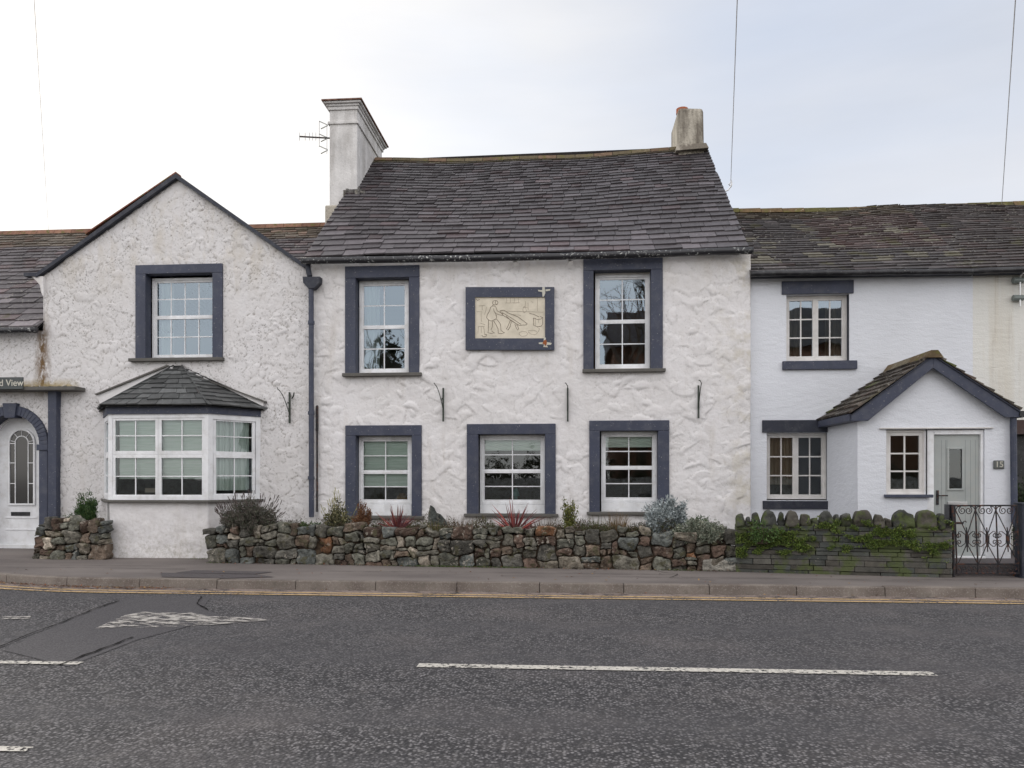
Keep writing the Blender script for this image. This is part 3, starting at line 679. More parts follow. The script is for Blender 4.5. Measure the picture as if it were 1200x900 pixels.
# arched front door with surround
dpart = MB()
def arch(mb, cx, cz, r0, r1, y0, y1, a0=0, a1=180, n=28):
    for k in range(n):
        t0, t1 = R(a0+(a1-a0)*k/n), R(a0+(a1-a0)*(k+1)/n)
        q = [(cx+r*math.cos(t), cz+r*math.sin(t)) for r, t in ((r0, t0), (r1, t0), (r1, t1), (r0, t1))]
        mb.hexa([(q[0][0], y0, q[0][1]), (q[1][0], y0, q[1][1]), (q[1][0], y1, q[1][1]), (q[0][0], y1, q[0][1])],
                [(q[3][0], y0, q[3][1]), (q[2][0], y0, q[2][1]), (q[2][0], y1, q[2][1]), (q[3][0], y1, q[3][1])])
mb = MB(); arch(mb, dcx, zspr, dr_in, dr_out, YF-.06, YF+.24)
for s in (-1, 1):
    a, b = sorted((dcx+s*dr_in, dcx+s*dr_out)); mb.box(a, b, YF-.06, YF+.24, .1, zspr)
    a, b = sorted((dcx+s*(dr_in-.03), dcx+s*(dr_out+.02))); mb.box(a, b, YF-.085, YF+.1, zspr-.11, zspr+.0)
zk = zspr+dr_in
mb.prism([(dcx-.10, YF-.09, zk-.06), (dcx+.10, YF-.09, zk-.06), (dcx+.14, YF-.09, zk+.21), (dcx-.14, YF-.09, zk+.21)], (0, .2, 0))
# the door itself
DY = YF+.22; dz0 = .20
door = MB(); hw_ = dr_in+.02
door.box(dcx-hw_, dcx+hw_, DY+.03, DY+.09, dz0, zspr); arch(door, dcx, zspr, .005, hw_, DY+.03, DY+.09)
door = door.build('front_door', M_upvc, house1)
mb.build('door_surround', M_navy, door, bevel=.01)
dm = MB(); arch(dm, dcx, zspr, hw_-.05, hw_+.02, DY-.02, DY+.03); dm.box(dcx-hw_, dcx-hw_+.06, DY-.02, DY+.03, dz0, zspr); dm.box(dcx+hw_-.06, dcx+hw_, DY-.02, DY+.03, dz0, zspr)
gx0, gx1 = X(11, DY), X(38.6, DY); gcx = (gx0+gx1)/2; gr = (gx1-gx0)/2; gzb = Z(25, 590, DY); gzs = Z(25, 519, DY)
arch(dm, gcx, gzs, gr, gr+.035, DY+.0, DY+.03); dm.box(gx0-.035, gx0, DY, DY+.03, gzb-.035, gzs); dm.box(gx1, gx1+.035, DY, DY+.03, gzb-.035, gzs); dm.box(gx0, gx1, DY, DY+.03, gzb-.035, gzb)
for za, zb_ in ((Z(25, 607, DY), Z(25, 606, DY)), (Z(25, 621, DY), Z(25, 620, DY))): dm.box(gx0-.1, gx1+.06, DY+.018, DY+.03, za-.01, zb_)
dm.box(gx0-.25, dcx+hw_+.02, DY-.04, DY+.03, dz0-.09, dz0+.05)
dm.build('door_frame', M_upvc, door, bevel=.004)
g = MB(); g.box(gx0, gx1, DY+.022, DY+.028, gzb, gzs); arch(g, gcx, gzs, .002, gr, DY+.022, DY+.028); g.build('door_glass', M_glassd, door)
ld = MB(); arch(ld, gcx, gzs, gr*.52, gr*.52+.016, DY+.012, DY+.021); 
for s in (-1, 1): ld.box(gcx+s*gr*.55-.008, gcx+s*gr*.55+.008, DY+.012, DY+.021, gzb, gzs)
for k in range(5):
    t = R(10+40*k); ld.tube([(gcx+gr*.55*math.cos(t), DY+.016, gzs+gr*.55*math.sin(t)), (gcx+gr*math.cos(t), DY+.016, gzs+gr*math.sin(t))], .007, 4)
for zz in (gzb+(gzs-gzb)*.33, gzb+(gzs-gzb)*.67, gzs-.01):
    ld.box(gx0, gcx-gr*.55, DY+.0125, DY+.0205, zz-.007, zz+.007); ld.box(gcx+gr*.55, gx1, DY+.0125, DY+.0205, zz-.007, zz+.007)
ld.build('leading', M_upvc, door)
lp = MB(); lp.box(X(12, DY), X(34, DY), DY+.018, DY+.029, Z(23, 604.5, DY), Z(23, 600, DY)); lp.build('letter_slot', M_black, door)
# canopy slab and its post
mb = MB(); mb.box(XL_END+1.2, X(92, YF-.2), YF-.30, YF+.02, Z(45, 458, YF-.2), Z(45, 453.6, YF-.2)); can = mb.build('door_canopy', M_cill, house1, bevel=.01)
mb = MB()
for k in range(160):
    x = random.uniform(X(28, YF), X(90, YF)); y = YF-random.uniform(.0, .27); zt = Z(45, 453.6, YF-.2); r = random.uniform(.01, .03)
    mb.cur = random.choice(((.12, .09, .02), (.07, .06, .02), (.17, .12, .03)))
    mb.hexa([(x-r, y-r, zt-.01), (x+r, y-r, zt-.01), (x+r, y+r, zt-.01), (x-r, y+r, zt-.01)], [(x-r*.5, y-r*.5, zt+r*.5), (x+r*.5, y-r*.5, zt+r*.5), (x+r*.5, y+r*.5, zt+r*.5), (x-r*.5, y+r*.5, zt+r*.5)])
mb.build('moss', M_leaf, can)
mb = MB(); mb.box(X(61.5, YF), X(71.5, YF), YF-.13, YF+.02, .2, Z(66, 457.6, YF-.1)); mb.build('canopy_post', M_navy, house1, bevel=.01)
# gutters and pipes
def gutter(parent, p, q_, r=.055, mat=None, sagf=lambda t: 0, n=24):
    mb = MB(); pts = [Vector(p).lerp(Vector(q_), i/n)+Vector((0, 0, sagf(i/n)+random.uniform(-.004, .004))) for i in range(n+1)]
    mb.tube(pts, r, 10); o = mb.build('gutter', mat or M_gut, parent, smooth=True); return o
m = Mat('black gutter with bird droppings', .4, .5)
c = m.mix(m.mul(m.rng(m.noise(24, 4, .6), .57, .63), m.rng(m.noise(2.5, 3), .4, .6)), (.016, .016, .02), (.45, .46, .44)); m.col(c); M_gut = m.m
gutter(house1, (XL_END, 13.15, eaveL_z-.03), (gL.x+.03, 13.15, eaveL_z-.03))
# moss streak below the end of that gutter
# ================================================================== MIDDLE HOUSE
house2 = thing('roughcast_house', (-.8, 15, .1), 'tall white house with slate blue window bands and steep slate roof, in the middle', 'house', 'white houses of the terrace')
XR = X(879.5, YF)
evL, evR = P(357, 302, 13.25), P(877, 290, 13.25)
def top2(x): t = (x-X_SPLIT)/(XR-X_SPLIT); return Z(365, 309, YF)*(1-t)+Z(879, 298, YF)*t
W2 = {  # outer L,R,top,bottom | inner L,R,top | frame L,R,T,B | rail
 'ul': (405, 491.8, 312, 438, 417.5, 479.8, 326, 421, 479, 329.5, 437, 382.5),
 'ur': (683.5, 776.5, 303.5, 434, 695.5, 762.5, 317, 697.5, 762, 322, 432, 376),
 'g1': (405.3, 494.5, 498.5, 605, 417.5, 483, 510.5, 420.5, 482.5, 512, 599, 552.5),
 'g2': (547.3, 651.3, 496.8, 602.5, 560.5, 638.8, 509, 562.5, 638.5, 510.5, 599.5, 551.5),
 'g3': (690.5, 784, 492.8, 600.5, 702.8, 770.8, 505, 704.5, 770.5, 506.5, 597, 547.5)}
holes = []
for k, q in W2.items():
    u = (q[0]+q[1])/2; holes.append((X(q[4], YF)-.04, X(q[5], YF)+.04, Z(u, q[3], YF)-.02, Z(u, q[6], YF)+.04))
wall2 = rough_wall('wall', M_render, house2, X_SPLIT+.0, XR, .02, top2, YF, holes, .0155, 30, .018, 11, (.08, .24), back=.3)
shell(house2, X_SPLIT+.01, XR-.005, YF, 20.6, 5.2, M_render, 2.9)
roofY = 17.1
rzL, rzR = Z(429, 186, roofY), Z(827, 170, roofY)
def sag2(u, v): return (-.16*math.sin(math.pi*min(1, u*1.0))*v)-.035*math.sin(math.pi*v)*1.0+.012*math.sin(u*17)*v+.02*math.sin(u*6+v*5)
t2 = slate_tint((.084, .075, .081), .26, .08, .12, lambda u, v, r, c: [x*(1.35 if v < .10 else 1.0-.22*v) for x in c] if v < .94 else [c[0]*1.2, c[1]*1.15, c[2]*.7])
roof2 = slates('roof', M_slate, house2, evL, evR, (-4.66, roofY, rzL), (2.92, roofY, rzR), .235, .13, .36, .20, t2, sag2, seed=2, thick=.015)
for side, x in ((0, -4.66), (1, 2.92)):      # gable ends up to the roof
    mb = MB()
    e = evL if side == 0 else evR; rz = (rzL, rzR)[side]
    mb.prism([(x-.0, 13.45, .1), (x, 20.6, .1), (x, 20.6, 5.3), (x, roofY, rz-.08), (x, 13.45, e.z+.05)], (.06*(1 if side == 0 else -1), 0, 0)); mb.build('gable_wall', M_render, house2)
mb = MB(); mb.cur = (.09, .083, .09); mb.face([(-4.66, roofY, rzL-.03), (2.92, roofY, rzR-.03), (2.92, 20.8, 5.3), (-4.66, 20.8, 5.3)]); mb.build('rear_slope', M_slate, roof2)
mb = MB()
for i in range(18):
    a = -4.45+i*.41
    if a > 2.5: break
    k = random.uniform(.8, 1.2); mb.cur = (.13*k, .105*k, .065*k) if i % 3 else (.18*k, .12*k, .08*k)
    def rz_(x): u = (x+4.66)/7.58; return rzL*(1-u)+rzR*u+sag2(u, 1)
    p0, p1 = rz_(a), rz_(a+.40)
    lo = [(a, roofY-.13, p0-.07), (a, roofY-.05, p0+.03), (a, roofY+.05, p0+.03), (a, roofY+.13, p0-.07)]
    hi = [(a+.40, roofY-.13, p1-.07), (a+.40, roofY-.05, p1+.03), (a+.40, roofY+.05, p1+.03), (a+.40, roofY+.13, p1-.07)]
    mb.hexa(lo, hi)
mb.build('ridge_tiles', M_ridge, roof2)
# left chimney
def stucco_mat(name, base, stain, rough=.4):
    m = Mat(name, .9, .2); c = m.mix(m.rng(m.noise(3, 4), .35, .65), base, tuple(x*.82 for x in base))
    c = m.mix(m.mul(m.rng(m.noise(2.6, 4, .6, (1, 1, .25)), .47, .62), stain), c, (.16, .14, .115))
    c = m.mix(m.rng(m.noise(24, 4, .65), .58, .66, 0, .5*stain), c, (.10, .095, .085)); m.col(c); m.bump(m.noise(22, 5, .65), rough, .02); return m.m
M_chim = stucco_mat('grey painted chimney render', (.68, .665, .655), .35)
M_chim2 = stucco_mat('lichen spotted chimney render', (.50, .46, .39), 1.0, 1.0)
cy0, cy1 = 15.7, 17.8; cx0, cx1 = X(386, cy0), X(418.5, cy0)
ztop = Z(400, 127, cy0)
mb = MB(); mb.box(cx0, cx1, cy0, cy1, 5.6, ztop); ch = mb.build('chimney', M_chim, house2, bevel=.02)
tagp = lambda o, l: o.__setitem__('label', l)
tagp(ch, 'tall white rendered chimney with moulded cap at the left verge')
mb = MB(); zc = ztop
mb.box(cx0-.03, cx1+.03, cy0-.03, cy1+.03, zc-.04, zc+.03); mb.box(cx0-.055, cx1+.055, cy0-.055, cy1+.055, zc+.03, zc+.075); mb.box(cx0-.10, cx1+.10, cy0-.10, cy1+.10, zc+.075, zc+.12)
mb.build('chimney_cap', M_chim, ch, bevel=.012)
mb = MB(); mb.box(cx0-.13, cx1+.13, cy0-.13, cy1+.13, zc+.118, zc+.145)
for k in range(9): a = cx0+.02+k*.055; mb.box(a, a+.05, cy0-.06+random.uniform(0, .04), cy1, zc+.14, zc+.15+random.uniform(.0, .03))
m = Mat('brown mortar', .9, .1); m.col(m.mix(m.rng(m.noise(9, 4), .4, .6), (.10, .05, .035), (.22, .13, .10))); mb.build('flaunching', m.m, ch)
zb = Z(400, 144, cy0); mb = MB(); mb.box(cx0-.03, cx1+.03, cy0-.03, cy1+.03, zb-.03, zb+.03); mb.build('string_course', M_chim, ch, bevel=.01)
mb = MB(); mb.box(X(380.5, 15.45), X(396, 15.45), 15.45, 16.8, 5.0, Z(388, 240, 15.45)); mb.build('chimney_base', M_chim2, ch, bevel=.03)
mb = MB()   # mortar fillet and tumbled slates at its foot
pz = P(410, 225, 15.5)
for k in range(9):
    a = X(402, 15.5)+k*.05; mb.cur = random.choice(((.30, .28, .25), (.2, .19, .18)))
    zz = 5.37+.875*(15.55-13.25)+.06; mb.box(a, a+.05, 15.5+random.uniform(0, .05), 15.75, zz-.14, zz-.03+random.uniform(.0, .07))
mb.build('mortar_fillet', M_stone, ch)
# right chimney
ry0, ry1 = 16.75, 18.0; a0, a1 = X(794.5, ry0), X(826, ry0); zt = Z(810, 124, ry0)
mb = MB(); mb.hexa([(a0-.02, ry0, 6.5), (a1+.03, ry0, 6.5), (a1+.03, ry1, 6.5), (a0-.02, ry1, 6.5)], [(a0+.01, ry0+.03, zt), (a1-.02, ry0+.03, zt-.03), (a1-.02, ry1, zt-.02), (a0+.01, ry1, zt+.02)])
ch2 = mb.build('chimney', M_chim2, house2, bevel=.07); tagp(ch2, 'short stained chimney stump with a clay pot at the right verge')
mb = MB(); mb.hexa([(a0-.06, ry0-.10, Z(810, 178, ry0)), (a1+.07, ry0-.10, Z(810, 176, ry0)), (a1+.07, ry0+.3, Z(810, 176, ry0)), (a0-.06, ry0+.3, Z(810, 178, ry0))],
                   [(a0-.02, ry0-.01, Z(810, 169, ry0)), (a1+.03, ry0-.01, Z(810, 168, ry0)), (a1+.03, ry0+.2, Z(810, 168, ry0)), (a0-.02, ry0+.2, Z(810, 169, ry0))]); mb.build('lead_skirt', M_chim2, ch2, bevel=.01)
mb = MB(); mb.tube([(a0+.13, 17.05, zt-.03), (a0+.13, 17.05, zt+.03), (a0+.13, 17.05, zt+.05), (a0+.13, 17.05, zt+.075)], .13, 14); mb.build('chimney_pot', paint('terracotta', (.36, .11, .05), .8, .1), ch2, smooth=False)
# gutter, hopper, downpipe
gutter(house2, evL+Vector((-.03, -.07, -.07)), evR+Vector((.06, -.07, -.07)), .06, sagf=lambda t: -.03*math.sin(math.pi*t))
mb = MB(); mb.box(X_SPLIT+.02, XR, 13.3, 13.42, 5.22, 5.28)
Yp = YF-.12; mb = MB()
mb.prism([P(u, v, Yp-.06) for u, v in ((354.5, 324), (375, 324), (374.5, 331), (368, 338), (361, 338), (355, 331))], (0, .14, 0))
mb.tube([P(361, 308, Yp), P(361, 315, Yp), P(363, 324, Yp)], .05, 8)
mb.build('rain_hopper', M_navyd, house2, bevel=.006)
mb = MB(); mb.tube([P(364.6, 336, Yp), P(364.8, 450, Yp), P(365, 606, Yp)], .047, 10); 
for v in (378, 484, 560): p = P(364.7, v, Yp); mb.tube([p+Vector((0, 0, -.03)), p+Vector((0, 0, .03))], .06, 10)
dp = mb.build('downpipe', M_navy, house2, smooth=False)
mb = MB(); mb.tube([P(371.6, 475, Yp+.06), P(371.6, 600, Yp+.06)], .018, 8); mb.tube([P(371.6, 476, Yp+.06), P(371.6, 505, Yp+.06)], .026, 8); mb.build('waste_pipe', M_iron, house2)
# windows
def sashwin(parent, q, glass=None, cols=2, sub=0.0, reveal=.15):
    so_, r = surround(None, q[0], q[1], q[2], q[3], q[4], q[5], q[6]) if False else (None, None)
    Yw = YF+reveal; u = (q[7]+q[8])/2
    x0, x1 = max(X(q[7], Yw), X(q[4], YF)+.005), min(X(q[8], Yw), X(q[5], YF)-.0)
    z0, z1 = Z(u, q[10], Yw), Z(u, q[9], Yw); zm = Z(u, q[11], Yw)
    F = FW(x0, Yw); W = x1-x0; zs0 = z0+sub
    w_ = window(parent, F, W, zs0, z1, [(.035, W-.035, zs0+.035, zm+.0, cols, 2), (.035, W-.035, zm-.02, z1-.035, cols, 2)], glass=glass)
    surround(w_, q[0], q[1], q[2], q[3], q[4], q[5], q[6])
    if sub:
        mb = MB(); mb.fbox(F, 0, W, -.02, .08, Z(u, q[3]+1, YF), zs0-.004); mb.build('sub_sill', M_upvc, w_, bevel=.006)
    else:
        mb = MB(); mb.fbox(F, 0, W, -.04, .08, z0-.03, z0+.0); mb.build('sub_sill', M_wood, w_, bevel=.006)
    # head lining above the frame, a hand's breadth of white
    hz = Z((q[0]+q[1])/2, q[6], YF)
    if hz > z1: mb = MB(); mb.fbox(F, 0, W, .01, .06, z1, hz); mb.build('head_lining', M_wood, w_)
    return w_, F, W, zs0, z1
wu, F, W, z0, z1 = sashwin(house2, W2['ul']); sill(wu, 402.5, 495, 437.5, 441)
cloth(wu, 'curtain', M_sheer, F, .05, .34, z0+.05, z1-.04, .16, .015)
mb = MB(); mb.fbox(F, .02, W-.02, .25, .29, z0, z0+.40); mb.build('dark_reflection_panel', M_room, wu)  # added dark panel, stands in for the dark reflection in the lower panes
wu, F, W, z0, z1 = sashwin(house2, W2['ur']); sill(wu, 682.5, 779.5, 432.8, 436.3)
mb = MB(); mb.fbox(F, .0, W, .9, .95, z0, z1); mb.build('warm_reflection_panel', paint('red brown reflection', (.16, .06, .035), .9, 0), wu)  # added panel whose colour stands in for the reflected brick
for k, nm in enumerate(('g1', 'g2', 'g3')):
    wu, F, W, z0, z1 = sashwin(house2, W2[nm], M_glass_dim, sub=.13)
    q = W2[nm]; sill(wu, q[0]-3, q[1]+3, q[3]-.6, q[3]+3, proud=.09)
    bl = (z0+.32, z1-.32, z1-.32)[k] if k == 0 else z1-.24
    cloth(wu, 'blind', M_blind, F, .07, W-.07, bl, z1-.05, .10, .008, horiz=True)
    if k == 0: mb = MB(); mb.tube([F(.68, .5, z0+.0), F(.68, .5, z0+.12), F(.68, .5, z0+.19)], .14, 12, r2=.05); mb.build('lamp_shade', paint('tan shade', (.35, .2, .08), .8, 0), wu)
    if k == 1: mb = MB(); mb.tube([F(.62, .25, z0+.05), F(.62, .25, z0+.12), F(.62, .25, z0+.22), F(.62, .25, z0+.28)], .03, 8); mb.tube([F(.62, .25, z0+.14), F(.62, .25, z0+.20), F(.62, .25, z0+.26)], .07, 10, r2=.04); mb.build('vase', paint('teal glass', (.12, .28, .27), .3, 0), wu)

# ================================================================== RIGHT COTTAGE
YR = 13.5
house3 = thing('porch_cottage', (5, 15, .1), 'cool white cottage with casement windows and a projecting gabled porch, right of the roughcast house', 'house', 'white houses of the terrace')
XD = X(1140, YR); zg = Z(1000, 320, YR)
w_up = (922.3, 992.6, 345.3, 420.4); w_dn = (899, 968.5, 508, 584.6)
F0 = lambda a, d, z: (a, YR+d, z)
def pxrect(q, Y): u = (q[0]+q[1])/2; return (X(q[0], Y), X(q[1], Y), Z(u, q[3], Y), Z(u, q[2], Y))
hu = pxrect((921.5, 995, 345, 423), YR); hd = pxrect((898.5, 971, 507, 586.5), YR)
mb = MB(); flat_wall(mb, F0, XR-.02, XD, .05, zg, [hu, hd]); mb.build('wall', M_white_blue, house3)
mb = MB(); flat_wall(mb, lambda a, d, z: (a, YR+.006+d, z), XR+.02, XD, .05, .1, []);
shell(house3, XR+.0, XD, YR, 19.5, zg-.05, M_white_blue, 2.8, .02)
rz3 = Z(1000, 246, 16.4)
def t3f(u, v, r, c):
    k = mnoise.noise(Vector((u*14, v*5, 3)))
    if v > .12 and k > .18 and r.random() < .45+.3*(v < .5): kk = r.uniform(.6, 1.2); return [.17*kk, .155*kk, .12*kk]
    if v > .85: return [c[0]*1.1, c[1], c[2]*.75]
    if u > .45 and v > .3: return [c[0]*1.15, c[1]*.93, c[2]*.87]
    return c
XE = 12.5
def sag3(u, v): return -.05*math.sin(u*7)*v-.03*math.sin(math.pi*v)
def zrR(x): return Z(862, 247, 16.4)+(Z(1195, 240, 16.4)-Z(862, 247, 16.4))*(x-X(862, 16.4))/(X(1195, 16.4)-X(862, 16.4))
t3 = slate_tint((.068, .060, .060), .28, .06, .10, t3f)
roof3 = slates('roof', M_slate_old, house3, (XR-.02, 13.3, Z(880, 320, 13.3)), (XD, 13.3, Z(1140, 314.5, 13.3)), (XR-.02, 16.4, zrR(XR)), (XD, 16.4, zrR(XD)), .16, .10, .34, .2, t3, lambda u, v: sag3(u*.6, v), seed=31, thick=.012)
def ridge3(parent, xa, xb, red):
    mb = MB(); x = xa
    while x < xb-.05:
        b = min(x+.44, xb); k = random.uniform(.75, 1.2); mb.cur = (.17*k, .115*k, .06*k) if random.random() < .5 else (.11*k, .10*k, .04*k)
        z = zrR((x+b)/2)-.03*math.sin((x-3)/6*4); mb.prism([(x, 16.27, z-.07), (x, 16.35, z+.04), (x, 16.45, z+.04), (x, 16.53, z-.07)], (b-x-.01, 0, 0)); x = b
    mb.build('ridge_tiles', M_ridge, parent)
ridge3(roof3, XR-.0, XD, 1)
mb = MB(); mb.cur = (.07, .06, .06); mb.face([(XR, 16.4, zrR(XR)-.05), (XD, 16.4, zrR(XD)-.05), (XD, 19.6, 4.9), (XR, 19.6, 4.9)]); mb.build('rear_slope', M_slate_old, roof3)
gutter(house3, P(879.5, 321, 13.22), P(1140, 318, 13.22), .05, M_black)
mb = MB(); p, q_ = P(879.5, 323.5, 13.42), P(1140, 320, 13.42); mb.hexa([p+Vector((0, 0, -.03)), q_+Vector((0, 0, -.03)), q_+Vector((0, .1, -.03)), p+Vector((0, .1, -.03))], [p+Vector((0, 0, .08)), q_+Vector((0, 0, .08)), q_+Vector((0, .1, .08)), p+Vector((0, .1, .08))]); mb.build('fascia', M_navyd, house3)
def casement(parent, hole, frame, mat, Y, cols, reveal=.10, leaves=2, glass=None, rows=3):
    Yw = Y+reveal; x0, x1, z0, z1 = hole[0]+.002, pxrect(frame, Yw)[1], hole[2]+.02, hole[3]-.002
    x1 = min(x1, hole[1]-.002); F = FW(x0, Yw); W = x1-x0; s = []
    for k in range(leaves): s.append((.03+(W-.06)*k/leaves, .03+(W-.06)*(k+1)/leaves, z0+.03, z1-.03, cols, rows))
    return window(parent, F, W, z0, z1, s, mat, glass, fw=.035, sw=.05, bars=.022), F, W, z0, z1
def band(parent, name, uL, uR, vT, vB, Y, mat, proud=.03, depth=.0):
    mb = MB(); u = (uL+uR)/2; mb.box(X(uL, Y), X(uR, Y), Y-proud, Y+depth+.01, Z(u, vB, Y), Z(u, vT, Y)); return mb.build(name, mat, parent, bevel=.006)
ca, F, W, z0, z1 = casement(house3, hu, w_up, M_wood, YR, 2)
band(ca, 'lintel', 916, 1000, 329.2, 344.6, YR, M_navy); band(ca, 'sill', 916.6, 1003.6, 423.2, 433.2, YR, M_navy, .05)
mb = MB(); mb.box(F(W, 0, 0)[0], hu[1]-.001, YR-.004, YR+.12, hu[2], hu[3]); mb.build('painted_reveal', M_navyd, ca)
mb = MB(); mb.fbox(F, .02, W-.02, .10, .16, z0-.02, z0+.02)
cloth(ca, 'curtain', M_curt, F, .05, .30, z0+.03, z1-.03, .13, .02); cloth(ca, 'curtain', M_curt, F, W-.33, W-.05, z0+.03, z1-.03, .13, .02)
mb = MB(); mb.fbox(F, 0, W, .9, .95, z0, z1-.25); mb.build('warm_reflection_panel', MATS['red brown reflection'], ca)  # red-brown reflection between the curtains, put in as a coloured panel
ca, F, W, z0, z1 = casement(house3, hd, w_dn, M_wood, YR, 2, glass=M_glass_dim)
band(ca, 'lintel', 893, 969.5, 492.3, 506.7, YR, M_navyd); band(ca, 'sill', 893.6, 971, 587, 596.5, YR, M_navyd, .04)
mb = MB(); mb.box(F(W, 0, 0)[0], hd[1]-.001, YR-.004, YR+.12, hd[2], hd[3]); mb.build('painted_reveal', M_navyd, ca)
cloth(ca, 'curtain', M_curt, F, .07, .50, z0+.25, z1-.05, .16, .025)
# porch
YPo = 12.1
porch = empty_part('porch', house3)
px0, px1 = X(1005, YPo), X(1184.5, YPo); zpe = Z(1005, 492, YPo); pcx = X(1093, YPo); zpa = Z(1093, 428, YPo)
pw = pxrect((1038.5, 1086.5, 503.5, 580), YPo); pdr = pxrect((1087.5, 1154, 503, 654), YPo)
opening = (pw[0], pdr[1], pw[2], pw[3]); 
mb = MB(); Fp = lambda a, d, z: (a, YPo+d, z)
flat_wall(mb, Fp, px0, px1, .1, zpe, [(pw[0], pw[1], pw[2], pdr[3]), (pw[1]+.0, pdr[1], .1, pdr[3])], .12)
mb.face([(px0, YPo, zpe), (px1, YPo, zpe), (px1, YPo, Z(1184, 483, YPo)), (pcx, YPo, zpa), (px0, YPo, zpe+.02)])
mb.face([(px0, YPo, .1), (px0, YPo, zpe+.1), (px0, YR+.02, zpe+.1), (px0, YR+.02, .1)])
mb.face([(px1, YPo, .1), (px1, YPo, zpe+.1), (px1, YR+.02, zpe+.1), (px1, YR+.02, .1)])
mb.build('porch_wall', M_white_blue, porch)
band(porch, 'drip_mould', 1030, 1163, 501, 502.6, YPo, M_wood, .035)
# porch interior
mb = MB(); mb.box(px0+.05, px1-.05, YR-.06, YR-.02, .15, 2.5); mb.build('porch_inner_wall', M_room, porch)
F = FW(pw[0]+.004, YPo+.05); W = pw[1]-pw[0]-.008
pwin = window(porch, F, W, pw[2]+.004, pw[3]-.004, [(.03, W-.03, pw[2]+.034, pw[3]-.034, 2, 3)], M_wood, M_glass_dim, fw=.035, sw=.055, bars=.024)
band(house3, 'porch_sill', 1035.7, 1092, 579.4, 583, YPo, M_navy, .06)
band(porch, 'wall_below_window', 1039, 1087, 583, 600, YPo+.03, M_white_blue, .0)
# porch door
ddr = MB(); Yd = YPo+.07; lx0, lx1 = X(1093.5, Yd), X(1147.6, Yd); lz1 = Z(1120, 509.5, Yd); lz0 = Z(1120, 651, Yd)
lx0 = max(lx0, pdr[0]+.07); gl = pxrect((1112, 1127, 526.5, 572.5), Yd)
flat_wall(ddr, lambda a, d, z: (a, Yd+d, z), lx0, lx1, lz0, lz1, [gl], .03)
for k in range(1, 7):
    xk = lx0+(lx1-lx0)*k/7
    if not (gl[0]-.05 < xk < gl[1]+.05): pass
pd = ddr.build('porch_door', M_sage, house3)
fr = MB(); fr.box(pw[1]-.02, lx0-.003, YPo+.035, YPo+.10, .32, lz1+.07); fr.box(lx1+.003, pdr[1]-.002, YPo+.03, YPo+.10, .32, lz1+.07); fr.box(lx0-.003, lx1+.003, YPo+.03, YPo+.10, lz1+.003, lz1+.07)
fr.box(pdr[0]+.002, pdr[1], YPo-.03, YPo+.12, Z(1120, 660, Yd), lz0-.002); fr.build('door_frame', M_upvc, pd, bevel=.005)
gf = MB()
a0, a1, b0, b1 = gl
gf.box(a0-.03, a0, Yd-.015, Yd+.02, b0-.03, b1+.03); gf.box(a1, a1+.03, Yd-.015, Yd+.02, b0-.03, b1+.03); gf.box(a0, a1, Yd-.015, Yd+.02, b0-.03, b0); gf.box(a0, a1, Yd-.015, Yd+.02, b1, b1+.03); gf.build('glass_frame', M_sage, pd, bevel=.004)
g = MB(); g.face([(a0, Yd+.01, b0), (a1, Yd+.01, b0), (a1, Yd+.01, b1), (a0, Yd+.01, b1)]); g.build('door_glass', M_glass_dim, pd)
gr_ = MB()
for xk in (lx0+.12, lx0+.20, a0-.05, a1+.05, lx1-.13, lx1-.06): gr_.box(xk, xk+.005, Yd-.0015, Yd+.002, lz0+.1, lz1-.08)
gr_.build('door_grooves', paint('sage groove', (.22, .24, .235), .6, 0), pd)
hd_ = MB(); hx = lx0+.06; hz = Z(1097, 583, Yd); hd_.box(hx-.018, hx+.018, Yd-.015, Yd, hz-.11, hz+.11); hd_.tube([(hx, Yd-.05, hz+.03), (hx+.06, Yd-.055, hz+.03), (hx+.13, Yd-.05, hz+.03)], .011, 8); hd_.tube([(hx, Yd-.05, hz+.03), (hx, Yd, hz+.03)], .012, 8); hd_.build('door_handle', M_iron, pd)
m = Mat('brushed steel', .3, .5); m.b.inputs['Metallic'].default_value = .9; m.col((.55, .55, .55)); M_steel = m.m
lp = MB(); q = pxrect((1110, 1133, 588, 592.5), Yd); lp.box(q[0], q[1], Yd-.02, Yd+.002, q[2], q[3]); lp.build('letter_plate', M_steel, pd, bevel=.004)
# porch roof: two slate slopes, bargeboards
yF, yB = YPo-.16, YR+.0
elx, ezl = X(1000, 11.95), Z(1000, 487, 11.95); erx, ezr = X(1197, 11.95), Z(1197, 481, 11.95)
apx, apz = X(1094, 11.95), Z(1094, 414.5, 11.95)
pt = slate_tint((.075, .062, .05), .35, .12, .2, lambda u, v, r, c: [.09, .10, .025] if r.random() < .07 else c)
slates('porch_roof_slope', M_slate_old, porch, (elx-.04, yB, ezl+.04), (elx-.04, yF, ezl+.04), (apx, yB, apz), (apx, yF, apz), .17, .15, .28, .25, pt, seed=41, thick=.018)
slates('porch_roof_slope', M_slate_old, porch, (erx, yF, ezr+.0), (erx, yB, ezr+.0), (apx, yF, apz), (apx, yB, apz), .17, .15, .28, .25, pt, seed=42, thick=.018)
mb = MB()
for k in range(5):
    a = yF-.03+k*.33; kk = random.uniform(.8, 1.2); mb.cur = random.choice(((.13*kk, .095*kk, .055*kk), (.2*kk, .17*kk, .12*kk)))
    mb.prism([(apx-.13, a, apz-.06), (apx-.05, a, apz+.05), (apx+.05, a, apz+.05), (apx+.13, a, apz-.06)], (0, min(.32, yB-a), 0))
mb.build('porch_ridge_tiles', M_ridge, porch)
mb = MB(); bt = .19
